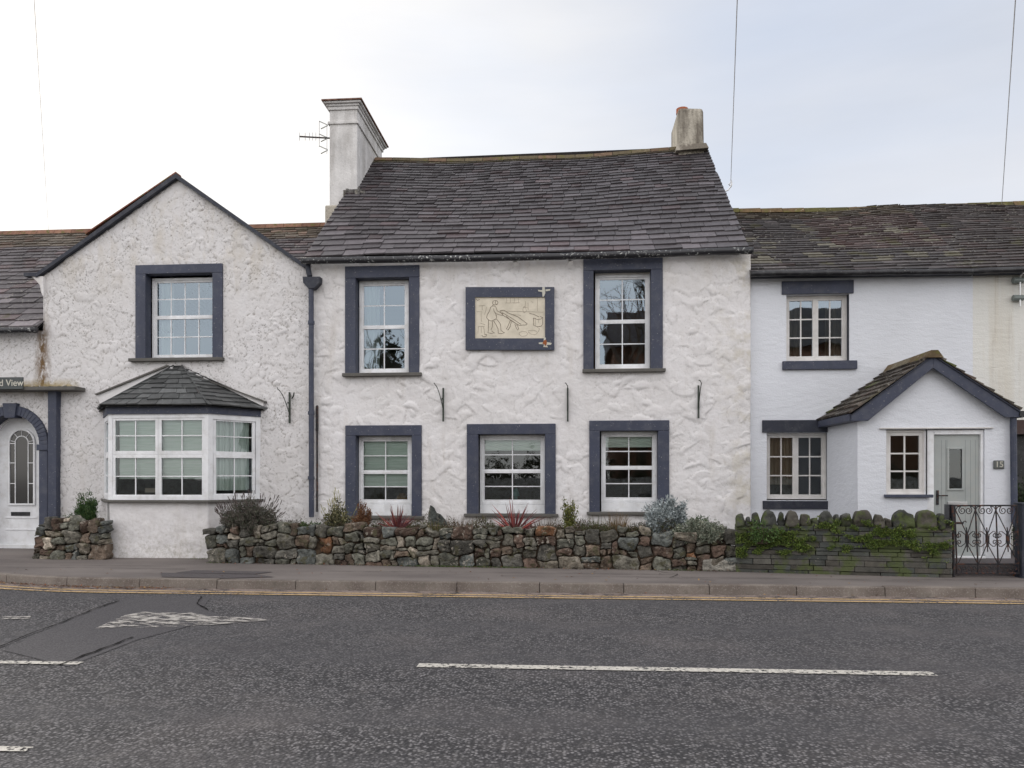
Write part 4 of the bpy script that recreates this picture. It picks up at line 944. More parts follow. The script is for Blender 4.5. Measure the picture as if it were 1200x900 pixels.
def bpoly(ex, ez): return [(ex, yF+.02, ez+.0), (ex, yF+.02, ez-.10), (ex+(.24 if ex < apx else -.22), yF+.02, ez-.10), (apx, yF+.02, apz-bt-.02), (apx, yF+.02, apz-.01)]
mb.prism(bpoly(elx-.02, ezl+.02), (0, .035, 0)); mb.prism(bpoly(erx, ezr), (0, .036, 0)); 
mb.box(elx-.01, px0+.01, yF+.055, yB-.01, ezl-.08, ezl-.06); mb.box(elx-.045, elx-.01, yF+.055, yB-.01, ezl-.08, ezl+.03)
mb.box(px1, erx-.03, yF+.055, yB-.01, ezr-.09, ezr-.06)
mb.build('bargeboard', M_navy, porch, bevel=.005)
mb = MB(); mb.tube([(erx+.02, yF+.0, ezr-.055), (erx+.02, yB, ezr-.055)], .05, 10); mb.build('porch_gutter', M_black, porch)
mb = MB(); q = [P(1187.5, 486, YPo-.07), P(1187.5, 500, YPo-.07), P(1188.6, 612, YPo-.07), P(1196, 625, YPo-.12)]; mb.tube(q, .045, 10)
mb.build('downpipe', M_navy, house3)
mb = MB(); q = P(975.5, 492, YR-.03); mb.tube([q, P(976.5, 600, YR-.03)], .011, 6); mb.build('cable', M_wood, house3)

# ================================================================== FAR RIGHT COTTAGE
house4 = thing('cream_cottage', (10, 15, .1), 'cream stained cottage wall at the right edge, beyond the gabled porch', 'house', 'white houses of the terrace')
XD2 = XD
dk = pxrect((1187, 1240, 492, 668), YR)
mb = MB(); flat_wall(mb, F0, XD, XE, .05, Z(1170, 318, YR), [dk], .3); mb.build('wall', M_cream, house4)
shell(house4, XD+.01, XE, YR, 19.5, zg-.05, M_cream, 2.8, .02)
mb = MB(); mb.box(dk[0], dk[1], YR-.03, YR+.05, dk[3]-.24, dk[3]); mb.build('door_lintel', paint('dark brown timber', (.045, .022, .018), .6, 0), house4)
mb = MB(); mb.box(dk[0], dk[1], YR+.28, YR+.32, .1, dk[3]-.24); mb.build('dark_door', M_black, house4)
zE0 = Z(1140, 314.5, 13.3)
roof4 = slates('roof', M_slate_old, house4, (XD, 13.3, zE0), (XE, 13.3, zE0+.08), (XD, 16.4, zrR(XD)), (XE, 16.4, zrR(XE)), .16, .10, .34, .2, slate_tint((.062, .052, .050), .28, .06, .1), lambda u, v: sag3(.6+u*.6, v)-sag3(.6, v)+sag3(.6, v), seed=33, thick=.012)
ridge3(roof4, XD, XE, 1)
mb = MB(); mb.cur = (.07, .06, .06); mb.face([(XD, 16.4, zrR(XD)-.05), (XE, 16.4, zrR(XE)-.05), (XE, 19.6, 4.9), (XD, 19.6, 4.9)]); mb.build('rear_slope', M_slate_old, roof4)
gutter(house4, P(1140, 318, 13.22), P(1140, 318, 13.22)+Vector((XE-XD, 0, .08)), .05, M_black)
mb = MB(); mb.box(XD, XE, 13.42, 13.52, Z(1140, 322, 13.42), Z(1140, 316, 13.42)+.08); mb.build('fascia', M_navyd, house4)
ed = MB(); 
for s in (XE,): ed.prism([(s, 13.5, .1), (s, 19.5, .1), (s, 19.5, 4.9), (s, 16.4, zrR(s)-.1), (s, 13.5, 4.9)], (.05, 0, 0))
ed.prism([(XL_END-.05, 13.4, .1), (XL_END-.05, 20.5, .1), (XL_END-.05, 20.5, eaveL_z), (XL_END-.05, 17, rz1-.08), (XL_END-.05, 13.4, eaveL_z)], (.05, 0, 0)) if False else None
ed.build('gable_end', M_cream, house4)
e1 = MB(); e1.prism([(XL_END-.05, 13.45, .1), (XL_END-.05, 20.5, .1), (XL_END-.05, 20.5, eaveL_z), (XL_END-.05, 17, rz1-.08), (XL_END-.05, 13.45, eaveL_z)], (.045, 0, 0)); e1.build('gable_end', M_render, house1)
# rust streak and small fixing on the cream wall
tb = thing('cable_bracket', P(1196, 380, YR-.05), 'grey steel bracket with two insulators high on the cream wall at the right edge', 'bracket')
mb = MB(); mb.tube([P(1195.3, 325, YR-.08), P(1195.3, 359, YR-.08)], .014, 8); mb.build('rod', M_steel, tb)
for v in (328.5, 349):
    p = P(1193, v, YR-.06); i = MB(); i.tube([p+Vector((-.08, 0, 0)), p+Vector((-.04, 0, 0)), p+Vector((.08, 0, 0))], .05, 10); i.build('insulator', paint('grey porcelain', (.18, .21, .20), .4, .2) if 'grey porcelain' not in MATS else MATS['grey porcelain'], tb)
mb = MB(); mb.tube([P(1195, 326, YR-.08), P(1198, 321, YR-.1), P(1204, 318, YR-.1)], .01, 6); mb.build('cable', M_wood, tb)

# ================================================================== FIXTURES ON THE WALLS
def basket_bracket(u, v0, v1, mirror, label, full=False):
    p = P(u, v1, YF-.04)
    t = thing('hanging_basket_bracket', p, label, 'bracket', 'hanging basket brackets on the front walls')
    mb = MB(); mb.box(p.x-.014, p.x+.014, YF-.06, YF-.03, p.z, Z(u, v0, YF)); mb.build('back_plate', M_green_iron, t)
    z1 = Z(u, v0, YF)
    mb = MB(); pts = []
    dx = -.07 if mirror else .0
    for k in range(15):
        s = k/14; pts.append((p.x+dx*s*1.0-.0, YF-.05-.30*s, z1-.40+.40*s+.06*math.sin(s*3.1)))
    e = pts[-1]
    for k in range(1, 8):
        a = k/7*math.pi*1.1; pts.append((e[0]-.006*k, e[1]-.03*math.sin(a), e[2]+.03*(1-math.cos(a))*.8))
    mb.tube(pts, .0075, 6)
    c = (p.x, YF-.09, z1-.24); mb.tube([(c[0]+dx*.2, c[1]-.05*math.cos(a*.6), c[2]+.06*math.sin(a*.6)) for a in range(9)], .006, 5)
    mb.build('arm', M_green_iron, t)
    return t
b0 = basket_bracket(339.5, 460, 496, True, 'green iron hanging basket bracket right of the bay window')
mb = MB(); mb.tube([P(342, 467, YF-.04), P(344, 464, YF-.08), P(344.6, 460, YF-.1)], .012, 6); mb.build('side_hook', M_green_iron, b0)
basket_bracket(519.5, 455, 494, True, 'green iron hanging basket bracket below and between the left sash window and the carved plaque')
basket_bracket(665.3, 455, 494, False, 'green iron hanging basket bracket right of the plaque, below the tall right sash window')
basket_bracket(818.5, 452, 490, False, 'green iron hanging basket bracket nearest the right corner of the roughcast house')
for (u, v, l) in ((603.8, 307.5, 'small white lamp head under the gutter above the plaque'), (667.8, 307, 'small white lamp head under the gutter beside the right sash window')):
    p = P(u, v, YF-.12); t = thing('wall_spotlight', p, l, 'lamp', 'small lamp heads under the gutter')
    mb = MB(); mb.tube([p+Vector((.02, -.06, -.05)), p, p+Vector((-.015, .04, .035))], .045, 10, r2=.03); mb.build('lamp_head', M_wood, t)
    mb = MB(); mb.tube([p+Vector((0, .02, .03)), p+Vector((0, .1, .05))], .012, 6); mb.build('arm', M_wood, t)
# text helper
def text(body, size, loc, mat, parent, ext=.002, shear=0, name='lettering', align='LEFT'):
    cu = bpy.data.curves.new('t', 'FONT'); cu.body = body; cu.size = size; cu.extrude = ext; cu.shear = shear; cu.align_x = align; cu.align_y = 'CENTER'; cu.offset = .001
    o = bpy.data.objects.new('t', cu); COL.objects.link(o); dg = bpy.context.evaluated_depsgraph_get(); dg.update()
    me = bpy.data.meshes.new_from_object(o.evaluated_get(dg)); bpy.data.objects.remove(o)
    o3 = ORG[parent.name]
    for v in me.vertices: x, y, z = v.co; v.co = (loc[0]+x-o3.x, loc[1]-z-o3.y, loc[2]+y-o3.z)
    me.materials.clear(); me.materials.append(mat); me.name = name
    ob = bpy.data.objects.new(name, me); COL.objects.link(ob); ob.parent = parent; ORG[ob.name] = o3; return ob
M_letter = paint('cream lettering', (.62, .60, .52), .7, 0)
pl = thing('house_name_sign', P(0, 455, YF-.05), 'grey slate name sign reading d View above the arched door', 'sign')
mb = MB(); y = YF-.34; mb.box(X(-60, y), X(26.5, y), y, y+.03, Z(13, 456, y), Z(13, 442, y)); mb.build('board', paint('grey slate plate', (.075, .085, .085), .6, .1), pl, bevel=.004)
text('d View', .165, (X(-1.0, y), y-.004, Z(10, 449, y)), M_letter, pl)
pn = thing('house_number_plaque', P(1170, 549, YPo-.03), 'small grey plaque with the number 15 beside the sage porch door', 'sign')
mb = MB(); q = pxrect((1163.5, 1176, 539.5, 549.5), YPo); mb.box(q[0], q[1], YPo-.03, YPo-.002, q[2], q[3]); mb.build('plate', paint('grey green plate', (.12, .13, .125), .5, 0), pn, bevel=.012)
text('15', .12, ((q[0]+q[1])/2, YPo-.033, (q[2]+q[3])/2), M_letter, pn, align='CENTER')

# carved plaque
pq = thing('carved_wall_plaque', P(597, 409, YF-.05), 'framed cream stone panel incised with a man at a sloping beam, between upper windows', 'plaque')
ZP = lambda x, y: (530+x*.11667, 320+y*.11667)
def pp(x, y, Y): u, v = ZP(x, y); return P(u, v, Y)
mb = MB()
for (xa, ya, xb, yb) in ((133, 140, 1025, 240), (133, 655, 1025, 770), (133, 240, 228, 655), (932, 240, 1025, 655)):
    mb.prism([pp(xa, ya, YF-.075), pp(xb, ya, YF-.075), pp(xb, yb, YF-.075), pp(xa, yb, YF-.075)], (0, .09, 0))
mb.build('frame', M_navy, pq)
m = Mat('cream limestone', .8, .2); m.col(m.mix(m.rng(m.noise(7, 4), .4, .65), (.68, .62, .51), (.58, .53, .43))); m.bump(m.noise(50, 3), .2, .004)
YQ = YF-.05
mb = MB(); mb.prism([pp(225, 238, YQ), pp(934, 238, YQ), pp(934, 658, YQ), pp(225, 658, YQ)], (0, .06, 0)); mb.build('panel', m.m, pq)
mi = Mat('incised dark line', .9, .1); mi.col((.22, .18, .14)); mf = Mat('faint incised line', .9, .1); mf.col((.42, .37, .30))
dark = [[(404, 300), (410, 282), (430, 274), (452, 280), (460, 296), (450, 315), (428, 320), (410, 312), (404, 300)], [(440, 276), (430, 300), (445, 316)],
 [(408, 318), (405, 330), (385, 345), (372, 385), (350, 420), (345, 450), (362, 470), (395, 482), (440, 460), (446, 440), (434, 405), (436, 400)],
 [(405, 330), (425, 330), (440, 345), (452, 380), (480, 395), (510, 410)], [(415, 355), (420, 385), (440, 408), (480, 420), (510, 425)],
 [(365, 475), (362, 570), (358, 600), (395, 605), (425, 600), (395, 580)], [(405, 483), (402, 540), (390, 570)], [(415, 480), (440, 520), (460, 560), (462, 605), (495, 608), (525, 600), (490, 578), (485, 515), (465, 485), (445, 462)],
 [(485, 375), (520, 372), (560, 400), (660, 440), (755, 510), (740, 520), (670, 525), (600, 480), (520, 430), (490, 400), (485, 375)], [(500, 395), (600, 455), (690, 515)], [(540, 430), (590, 478), (665, 520)],
 [(582, 478), (560, 530), (543, 562), (560, 572), (580, 540), (592, 490)], [(628, 510), (640, 545), (655, 572), (668, 560), (655, 530), (645, 518)],
 [(816, 450), (818, 525), (850, 538), (890, 535), (908, 515), (908, 445)], [(816, 450), (850, 465), (890, 462), (908, 445), (880, 435)], [(775, 405), (820, 415), (870, 440)],
 [(295, 625), (315, 640), (340, 635), (345, 618), (320, 612)], [(235, 255), (255, 275), (275, 265), (262, 258)]]
faint = [[(530, 300), (680, 298)], [(545, 245), (548, 298)], [(585, 245), (585, 297)], [(625, 245), (625, 297)], [(662, 245), (665, 297)], [(735, 285), (733, 330), (745, 385), (720, 400), (708, 370), (715, 340), (733, 330)], [(760, 300), (762, 370)],
 [(855, 245), (856, 380)], [(470, 380), (915, 392)], [(690, 425), (600, 415)], [(258, 535), (325, 535)], [(262, 540), (258, 610)], [(290, 540), (292, 600)], [(315, 540), (325, 605)], [(270, 330), (330, 322)], [(300, 325), (302, 370)], [(290, 400), (292, 490)], [(245, 385), (300, 390)], [(345, 340), (325, 420)],
 [(672, 600), (700, 585), (740, 590), (760, 610), (735, 632), (695, 635), (672, 615), (672, 600)], [(762, 580), (800, 572), (840, 580), (858, 602), (830, 620), (790, 612), (762, 590)], [(790, 280), (810, 295), (800, 300)], [(855, 545), (880, 560), (860, 590)], [(400, 632), (450, 632)], [(280, 500), (330, 520)], [(832, 450), (835, 530)], [(865, 465), (867, 500)], [(715, 345), (755, 345)]]
for lines, mt_, r, nm in ((dark, mi.m, .0046, 'incised_figure'), (faint, mf.m, .0034, 'incised_background')):
    mb = MB()
    for l in lines: mb.tube([pp(x, y, YQ-.001) for x, y in l], r, 4)
    mb.build(nm, mt_, pq)
mb = MB(); mb.prism([pp(x, y, YF-.082) for x, y in ((905, 140), (928, 140), (935, 200), (920, 236), (906, 236), (903, 190), (862, 182), (862, 168), (903, 172))], (0, .03, 0))
mb.prism([pp(x, y, YF-.082) for x, y in ((935, 165), (985, 160), (982, 176), (938, 182))], (0, .03, 0))
mb.prism([pp(x, y, YF-.082) for x, y in ((922, 640), (940, 650), (935, 690), (1000, 702), (990, 720), (950, 722), (960, 745), (915, 742), (920, 715), (870, 712), (868, 698), (915, 695))], (0, .03, 0)); mb.build('bare_cramp', M_letter, pq)
mb = MB(); mb.prism([pp(x, y, YF-.088) for x, y in ((920, 675), (945, 670), (950, 700), (940, 735), (925, 715), (905, 706), (915, 690))], (0, .03, 0)); mb.build('rusty_cramp', M_rust, pq)

# aerial
ta = thing('television_aerial', P(385, 162, 16.2), 'small television aerial on a boom beside the left chimney', 'aerial')
YA = 16.2; zz = lambda u, v: P(u, v, YA)
mb = MB(); mb.tube([zz(351, 160), zz(388, 162)], .018, 6); mb.build('boom', M_iron, ta)
mb = MB()
for u in (351, 357.5, 362.5, 366.3, 370): mb.tube([zz(u, 155.5) + Vector((0, 0, 0)), zz(u, 164.5)], .008, 5)
mb.build('director', M_steel, ta)
mb = MB()
for u in (374, 383): mb.tube([zz(u, 142 if u < 380 else 146), zz(u, 180 if u > 380 else 172)], .008, 5)
for v in (142, 157, 171): 
    mb.tube([zz(374, v), zz(384, v+4.5)], .012, 5); mb.tube([zz(376, v+9), zz(384, v+5)], .012, 5)
mb.build('reflector', M_steel, ta)

# ================================================================== GARDEN WALLS
def clip(poly, nx, ny, c):        # keep nx*x+ny*y <= c
    outp = []
    for i in range(len(poly)):
        p, q = poly[i], poly[(i+1) % len(poly)]; dp = nx*p[0]+ny*p[1]-c; dq = nx*q[0]+ny*q[1]-c
        if dp <= 0: outp.append(p)
        if dp*dq < 0: t = dp/(dp-dq); outp.append((p[0]+(q[0]-p[0])*t, p[1]+(q[1]-p[1])*t))
    return outp
def stone(mb, poly, Gf, col, rnd, depth=.25, flat=.5, N=22, inset=.006):
    # resample the outline, round its corners, raise it as a boulder
    L = [0]; 
    for i in range(len(poly)):
        p, q = poly[i], poly[(i+1) % len(poly)]; L.append(L[-1]+math.hypot(q[0]-p[0], q[1]-p[1]))
    if L[-1] < .12: return
    pts = []
    for k in range(N):
        s = L[-1]*k/N
        for i in range(len(poly)):
            if L[i] <= s <= L[i+1]+1e-9:
                p, q = poly[i], poly[(i+1) % len(poly)]; t = (s-L[i])/max(1e-9, L[i+1]-L[i]); pts.append([p[0]+(q[0]-p[0])*t, p[1]+(q[1]-p[1])*t]); break
    for it in range(0 if flat in (.85, 1.0) else 1):
        pts = [[(pts[k-1][c]+4*pts[k][c]+pts[(k+1) % N][c])/6 for c in (0, 1)] for k in range(N)]
    cx = sum(p[0] for p in pts)/N; cz = sum(p[1] for p in pts)/N; rr = L[-1]/6.28
    off = rnd.uniform(-.045, .035); tx, tz = rnd.uniform(-.30, .30), rnd.uniform(-.35, .12); sd_ = rnd.uniform(0, 99)
    rings = [(.95, .9), (1.0, .35), (.995, .14), (.965, .04), (.87, .0), (.6, -.04*(1-flat)), (.3, -.055*(1-flat))]
    base = len(mb.v); mb_cur = col
    for s, d in rings:
        for p in pts:
            dx, dz = p[0]-cx, p[1]-cz; ln = math.hypot(dx, dz)+1e-6; s2 = s-inset/ln
            x, z = cx+dx*s2, cz+dz*s2
            dd = off+d*depth*.9+(tx*(x-cx)+tz*(z-cz))*(1 if d < .4 else 0)
            nse = mnoise.noise(Vector((x*8, z*8, sd_+d*3)))*.028+mnoise.noise(Vector((x*22, z*22, sd_)))*.020
            mb.v.append(tuple(Gf(x+nse*.6, z+nse*.5, dd+nse)))
    mb.v.append(tuple(Gf(cx, cz, off-.06*depth*(1-flat))))
    for r_ in range(len(rings)-1):
        for k in range(N):
            a = base+r_*N+k; b = base+r_*N+(k+1) % N; mb.f.append((a, b, b+N, a+N)); mb.c.append(col)
    last = base+(len(rings)-1)*N; cidx = len(mb.v)-1
    for k in range(N): mb.f.append((last+k, last+(k+1) % N, cidx)); mb.c.append(col)
PAL = [((.165, .165, .135), 6), ((.185, .175, .145), 5), ((.12, .115, .10), 4), ((.165, .125, .095), 4), ((.25, .22, .175), 2), ((.30, .155, .085), .6), ((.48, .42, .34), .8), ((.145, .155, .145), 3), ((.13, .09, .07), 3)]
def pick(rnd, pal=PAL):
    c = rnd.choices([p[0] for p in pal], [p[1] for p in pal])[0]; k = rnd.uniform(.75, 1.75); return tuple(x*k for x in c)
def rubble(parent, name, Gf, a0, a1, z0, ztop, seed, endslope=0):
    rnd = random.Random(seed); cells = []
    def cut(x0, x1, y0, y1):
        w_, h_ = x1-x0, y1-y0
        small = rnd.uniform(.15, .44), rnd.uniform(.10, .31)
        if (w_ < small[0]*1.15 and h_ < small[1]*1.15) or (w_ < .10 or h_ < .06): cells.append((x0, x1, y0, y1)); return
        if w_/1.3 > h_ and w_ > .13: q = x0+w_*rnd.uniform(.32, .68); cut(x0, q, y0, y1); cut(q, x1, y0, y1)
        elif h_ > .11: q = y0+h_*rnd.uniform(.33, .67); cut(x0, x1, y0, q); cut(x0, x1, q, y1)
        else: cells.append((x0, x1, y0, y1))
    a = a0
    while a < a1-.05:
        b = min(a1, a+rnd.uniform(.5, .9)); b = a1 if a1-b < .35 else b; cut(a, b, z0, ztop); a = b
    def warp(x, z):
        e = min(1, (x-a0)/.1, (a1-x)/.1); g_ = min(1, (z-z0)/.08)
        return (x+.060*e*mnoise.noise(Vector((x*4.1, z*5.5, seed)))+.03*e*mnoise.noise(Vector((x*11, z*11, seed+3))), z+g_*(.055*mnoise.noise(Vector((x*3.7, z*4.5, seed+9)))+.035*mnoise.noise(Vector((x*10, z*10, seed+5)))))
    mb = MB()
    for (x0, x1, y0, y1) in cells:
        top = y1 > ztop-.01; yy = y1+(rnd.uniform(-.05, .06) if top else 0); pol = []
        c_ = [rnd.uniform(0, .022) for _ in range(4)]
        for (xa, ya, xb, yb, q) in ((x0+c_[0], y0, x1-c_[1], y0, 4), (x1, y0+c_[1], x1, yy-c_[2], 3), (x1-c_[2], yy, x0+c_[3], yy, 4), (x0, yy-c_[3], x0, y0+c_[0], 3)):
            for k in range(q): t = k/q; pol.append((xa+(xb-xa)*t, ya+(yb-ya)*t))
        if endslope: pol = [(x+endslope*max(0, 1-(x-a0)/.35)*(z-z0)/(ztop-z0), z) for x, z in pol]
        pol = [warp(x, z) for x, z in pol]
        stone(mb, pol, Gf, pick(rnd), rnd, flat=rnd.choice((.7, .85, .85, .95, 1.0)), inset=rnd.uniform(.004, .011), N=26)
    return mb.build(name, M_stone, parent, smooth=True)
PW0, PW1 = G(239, 659.5, .124), G(866, 669.5, .124)
d1 = (PW1-PW0); L1 = d1.length; d1.normalize(); n1 = Vector((-d1.y, d1.x, 0))
G1 = lambda a, z, d: (PW0.x+d1.x*a+n1.x*d, PW0.y+d1.y*a+n1.y*d, z)
wA = thing('rubble_garden_wall', (PW0+PW1)/2, 'long low dry wall of mixed field stones in front of the roughcast house', 'garden wall', 'low garden walls along the pavement')
rubble(wA, 'stones', G1, .0, L1, .10, .735, 4)
mb = MB(); mb.fbox(lambda a, d, z: G1(a, z, d), .12, L1-.10, .07, .34, .05, .62); mb.build('earth_core', M_soil, wA)
mb = MB(); rnd = random.Random(3)
a = L1-.62      # squared stones that close its right end
for (aa, bb, za, zb_, c) in ((L1-.78, L1-.02, .12, .30, (.42, .40, .35)),): mb.cur = c; mb.fbox(lambda a, d, z: G1(a, z, d), aa+.25, bb, -.05, .25, za, zb_)
mb.build('quoin_block', M_stone, wA, bevel=.03)
# short wall by the door
PL0, PL1 = G(36, 655, .124), G(125, 656, .124); dL = (PL1-PL0); LL = dL.length; dL.normalize(); nL = Vector((-dL.y, dL.x, 0))
GL = lambda a, z, d: (PL0.x+dL.x*a+nL.x*d, PL0.y+dL.y*a+nL.y*d, z)
wB = thing('rubble_garden_wall', (PL0+PL1)/2, 'short low wall of rounded mixed stones between the arched door and the bay window', 'garden wall', 'low garden walls along the pavement')
rubble(wB, 'stones', GL, 0, LL, .10, .80, 8, endslope=.12)
mb = MB(); mb.fbox(lambda a, d, z: GL(a, z, d), .12, LL-.22, .10, .8, .05, .68); mb.build('earth_core', M_soil, wB)
# a stone by the bay corner
# slate wall
PS0, PS1 = G(862, 670, .124), G(1116.5, 677, .124); dS = (PS1-PS0); LS = dS.length; dS.normalize(); nS = Vector((-dS.y, dS.x, 0))
GS = lambda a, z, d: (PS0.x+dS.x*a+nS.x*d, PS0.y+dS.y*a+nS.y*d, z)
wC = thing('slate_garden_wall', (PS0+PS1)/2, 'dark slate wall with upright coping stones and green moss, in front of the porch cottage', 'garden wall', 'low garden walls along the pavement')
mb = MB(); rnd = random.Random(12); z = .10
while z < .80:
    h = min(rnd.uniform(.045, .10), .81-z); a = 0
    while a < LS:
        wd = rnd.uniform(.14, .62); b = min(LS, a+wd); o = rnd.uniform(-.012, .012); k = rnd.uniform(.7, 1.25)
        mb.cur = rnd.choice(((.10*k, .105*k, .095*k), (.08*k, .086*k, .08*k), (.12*k, .115*k, .10*k), (.10*k, .092*k, .078*k)))
        g_ = rnd.uniform(.001, .006)
        if b-a > .02: mb.hexa([GS(a+g_, z+g_*.5, o), GS(b-g_, z+g_*.5, o+rnd.uniform(-.008, .008)), GS(b-g_, z, .3), GS(a+g_, z, .3)], [GS(a+g_, z+h-.004+rnd.uniform(-.004, .002), o), GS(b-g_, z+h-.004+rnd.uniform(-.004, .002), o), GS(b-g_, z+h-.002, .3), GS(a+g_, z+h-.002, .3)])
        a = b
    z += h
mb.build('slate_courses', M_slatewall, wC, bevel=.004)
mb = MB(); a = 0; 
cop = [.20, .12, .2, .34, .14, .30, .22, .16, .3, .12, .24, .4, .2, .14, .44, .40, .13, .14]
sc_ = LS/sum(cop)
for wd in cop:
    wd *= sc_; h = .13+.16*min(1, wd/.35)*rnd.uniform(.8, 1.1) if wd > .13 else rnd.uniform(.13, .22); k = rnd.uniform(.8, 1.2); pol = []
    for t in range(11):
        s = t/10; pol.append((a+wd*(1-s), .80+rnd.uniform(.86, 1.08)*h*(max(0, 1-abs(2*s-1)**rnd.choice((2.2, 3)))**.6)*.75+h*.25))
    pol = [(a, .79), (a+wd, .79)]+pol
    stone(mb, pol, GS, tuple(x*k for x in rnd.choice(((.085, .085, .075), (.068, .07, .064), (.10, .092, .076)))), rnd, depth=.28, flat=.9, N=26, inset=.004)
    a += wd
mb.build('coping_stones', M_slatewall, wC, smooth=True)

# planting beds and paths behind the walls
mb = MB(); xs = [PW0.x-.1+i*.4 for i in range(24)]
def wy(x): return PW0.y+(x-PW0.x)*d1.y/d1.x+.2
xe = PW1.x
def bed(x, y): return .64+.05*mnoise.noise(Vector((x*2, y*2, 0)))
xx = [PW0.x+.1+(xe-PW0.x-.15)*i/60 for i in range(61)]
for a, b in zip(xx[:-1], xx[1:]):
    for j in range(6):
        ya, yb = wy(a)+(YF+.05-wy(a))*j/6, wy(a)+(YF+.05-wy(a))*(j+1)/6; yc, yd = wy(b)+(YF+.05-wy(b))*j/6, wy(b)+(YF+.05-wy(b))*(j+1)/6
        mb.face([(a, ya, bed(a, ya)), (b, yc, bed(b, yc)), (b, yd, bed(b, yd)), (a, yb, bed(a, yb))])
struct(mb, 'planting_bed', M_soil)
mb = MB(); pa, pb = GS(.15, 0, .27), GS(LS, 0, .27)
mb.prism([(pa[0], pa[1], 0), (pb[0], pb[1], 0), (12, pb[1], 0), (12, YR+.01, 0), (pa[0], YR+.01, 0)], (0, 0, .29)); struct(mb, 'front_path', M_pave2)
# wall base band below window sills at dark plinth
mb = MB(); 

# ================================================================== GATE
YG = 11.1
gate = thing('garden_gate', P(1156, 676, YG), 'black wrought iron garden gate with scrolls in front of the sage porch door', 'gate')
# zoom7 pixels -> photo pixels
gp = lambda x, y: P(1080+x/7.5, 570+y/7.5, YG)
mb = MB()
mb.tube([gp(285, 168), gp(840, 168)], .011, 6); mb.tube([gp(300, 682), gp(850, 682)], .011, 6); mb.tube([gp(300, 764), gp(860, 764)], .011, 6)
mb.tube([gp(290, 165), gp(312, 770)], .012, 6); mb.tube([gp(838, 165), gp(856, 775)], .012, 6)
mb.build('gate_frame', M_iron, gate)
mb = MB()
tops = [(298, 170, 318, 760), (472, 170, 498, 760), (652, 170, 676, 760), (835, 170, 856, 760)]
for (xa, ya, xb, yb) in tops[1:3]: mb.tube([gp(xa, ya), gp(xb, yb)], .011, 6)
mids = [(400, 460), (578, 460), (758, 460)]
for k, (mx, my) in enumerate(mids):
    l, r_ = tops[k], tops[k+1]
    for s in (l, r_):
        sg = -1 if s is l else 1
        mb.tube([gp(s[0]-sg*4, 215), gp(mx+sg*8, 405)], .007, 5); mb.tube([gp(mx+sg*8, 520), gp(s[2]-sg*6, 675)], .007, 5)
    mb.tube([gp(mx-6, 360), gp(mx-2, 400)], .008, 5); mb.tube([gp(mx, 520), gp(mx+4, 575)], .008, 5)
mb.build('gate_bars', M_iron, gate)
for mx, my in mids:
    fin = MB(); fin.tube([gp(mx-3, 395), gp(mx-2, 420), gp(mx, 460), gp(mx+1, 500), gp(mx+2, 530)], .017, 8); fin.build('gate_collar', M_iron, gate)
mb = MB()
def scroll(x0, y0, x1, y1, cx, cy, r0, turns, sgn, a0):
    pts = [gp(x0, y0), gp(x1, y1)] if x0 is not None else []
    for k in range(26):
        t = k/25; a = a0+sgn*turns*2*math.pi*t; r = r0*(1-.78*t); pts.append(gp(cx+r*math.cos(a), cy+r*math.sin(a)))
    mb.tube(pts, .0062, 5)
for k in range(3):
    mb = MB()
    l, r_ = tops[k][0], tops[k+1][0]; c = (l+r_)/2
    for s in (-1, 1):          # top pair: from bar, up along the rail, curling inward
        pts = [gp(c+s*(r_-l)*.44, 240), gp(c+s*(r_-l)*.49, 205), gp(c+s*(r_-l)*.40, 180), gp(c+s*(r_-l)*.24, 176)]
        cx, cy = c+s*(r_-l)*.16, 212
        for q in range(22):
            t = q/21; a = math.radians(-60)+t*math.radians(500); r = 36*(1-.75*t)
            pts.append(gp(cx+s*r*math.cos(a)*.9, cy+r*math.sin(a)))
        mb.tube(pts, .0062, 5)
    mx = mids[k][0]; lb, rb = tops[k][0]*.5+tops[k][2]*.5, tops[k+1][0]*.5+tops[k+1][2]*.5
    for s, bx in ((-1, lb), (1, rb)):      # C scrolls either side of each collar
        for ud in (-1, 1):
            cx, cy = bx-s*22 if abs(bx-mx) > 0 else bx, 462+ud*29
            pts = [gp(mx+s*14, 462), gp(mx+s*16, 462+ud*38), gp((mx+bx)/2+s*6, 462+ud*66), gp(bx-s*18, 462+ud*64)]
            for q in range(20):
                t = q/19; a = math.radians(-70)+t*math.radians(470); r = 24*(1-.72*t); pts.append(gp(cx-0+s*r*math.cos(a)*.9, cy-ud*0+(-ud)*-1*(-r*math.sin(a))*(1 if ud < 0 else -1)*-1))
            mb.tube(pts, .0062, 5)
    for s in range(4):          # little curls in the foot panel
        cx = lb+(rb-lb)*(s+.5)/4; pts = [gp(cx-22, 760)]
        for q in range(14):
            t = q/13; a = math.radians(180)+t*math.radians(360); r = 20*(1-.6*t); pts.append(gp(cx+r*math.cos(a), 722+r*math.sin(a)))
        mb.tube(pts, .0055, 5)
    mb.build('gate_scrolls', M_iron, gate)
mb = MB(); mb.tube([gp(262, 322), gp(365, 322)], .016, 6); mb.tube([gp(365, 322), gp(372, 308), gp(385, 305), gp(394, 316)], .007, 5); mb.build('gate_latch', M_iron, gate)
gpo = thing('gate_post', P(1117, 676, YG+.02), 'slim rusty iron gate post at the end of the slate wall', 'post')
mb = MB(); mb.tube([P(1116.8, 592, YG), P(1117, 610, YG), P(1117.6, 676, YG)], .018, 8); mb.build('shaft', M_iron, gpo)
mb = MB(); mb.box(X(1110.5, YG+.1), X(1116, YG+.1), YG+.05, YG+.2, .9, Z(1113, 591.5, YG)); mb.build('stop', M_black, gpo)
gp2 = thing('gate_post', P(1199, 676, YG), 'thick dark gate post at the right edge of the photograph', 'post')
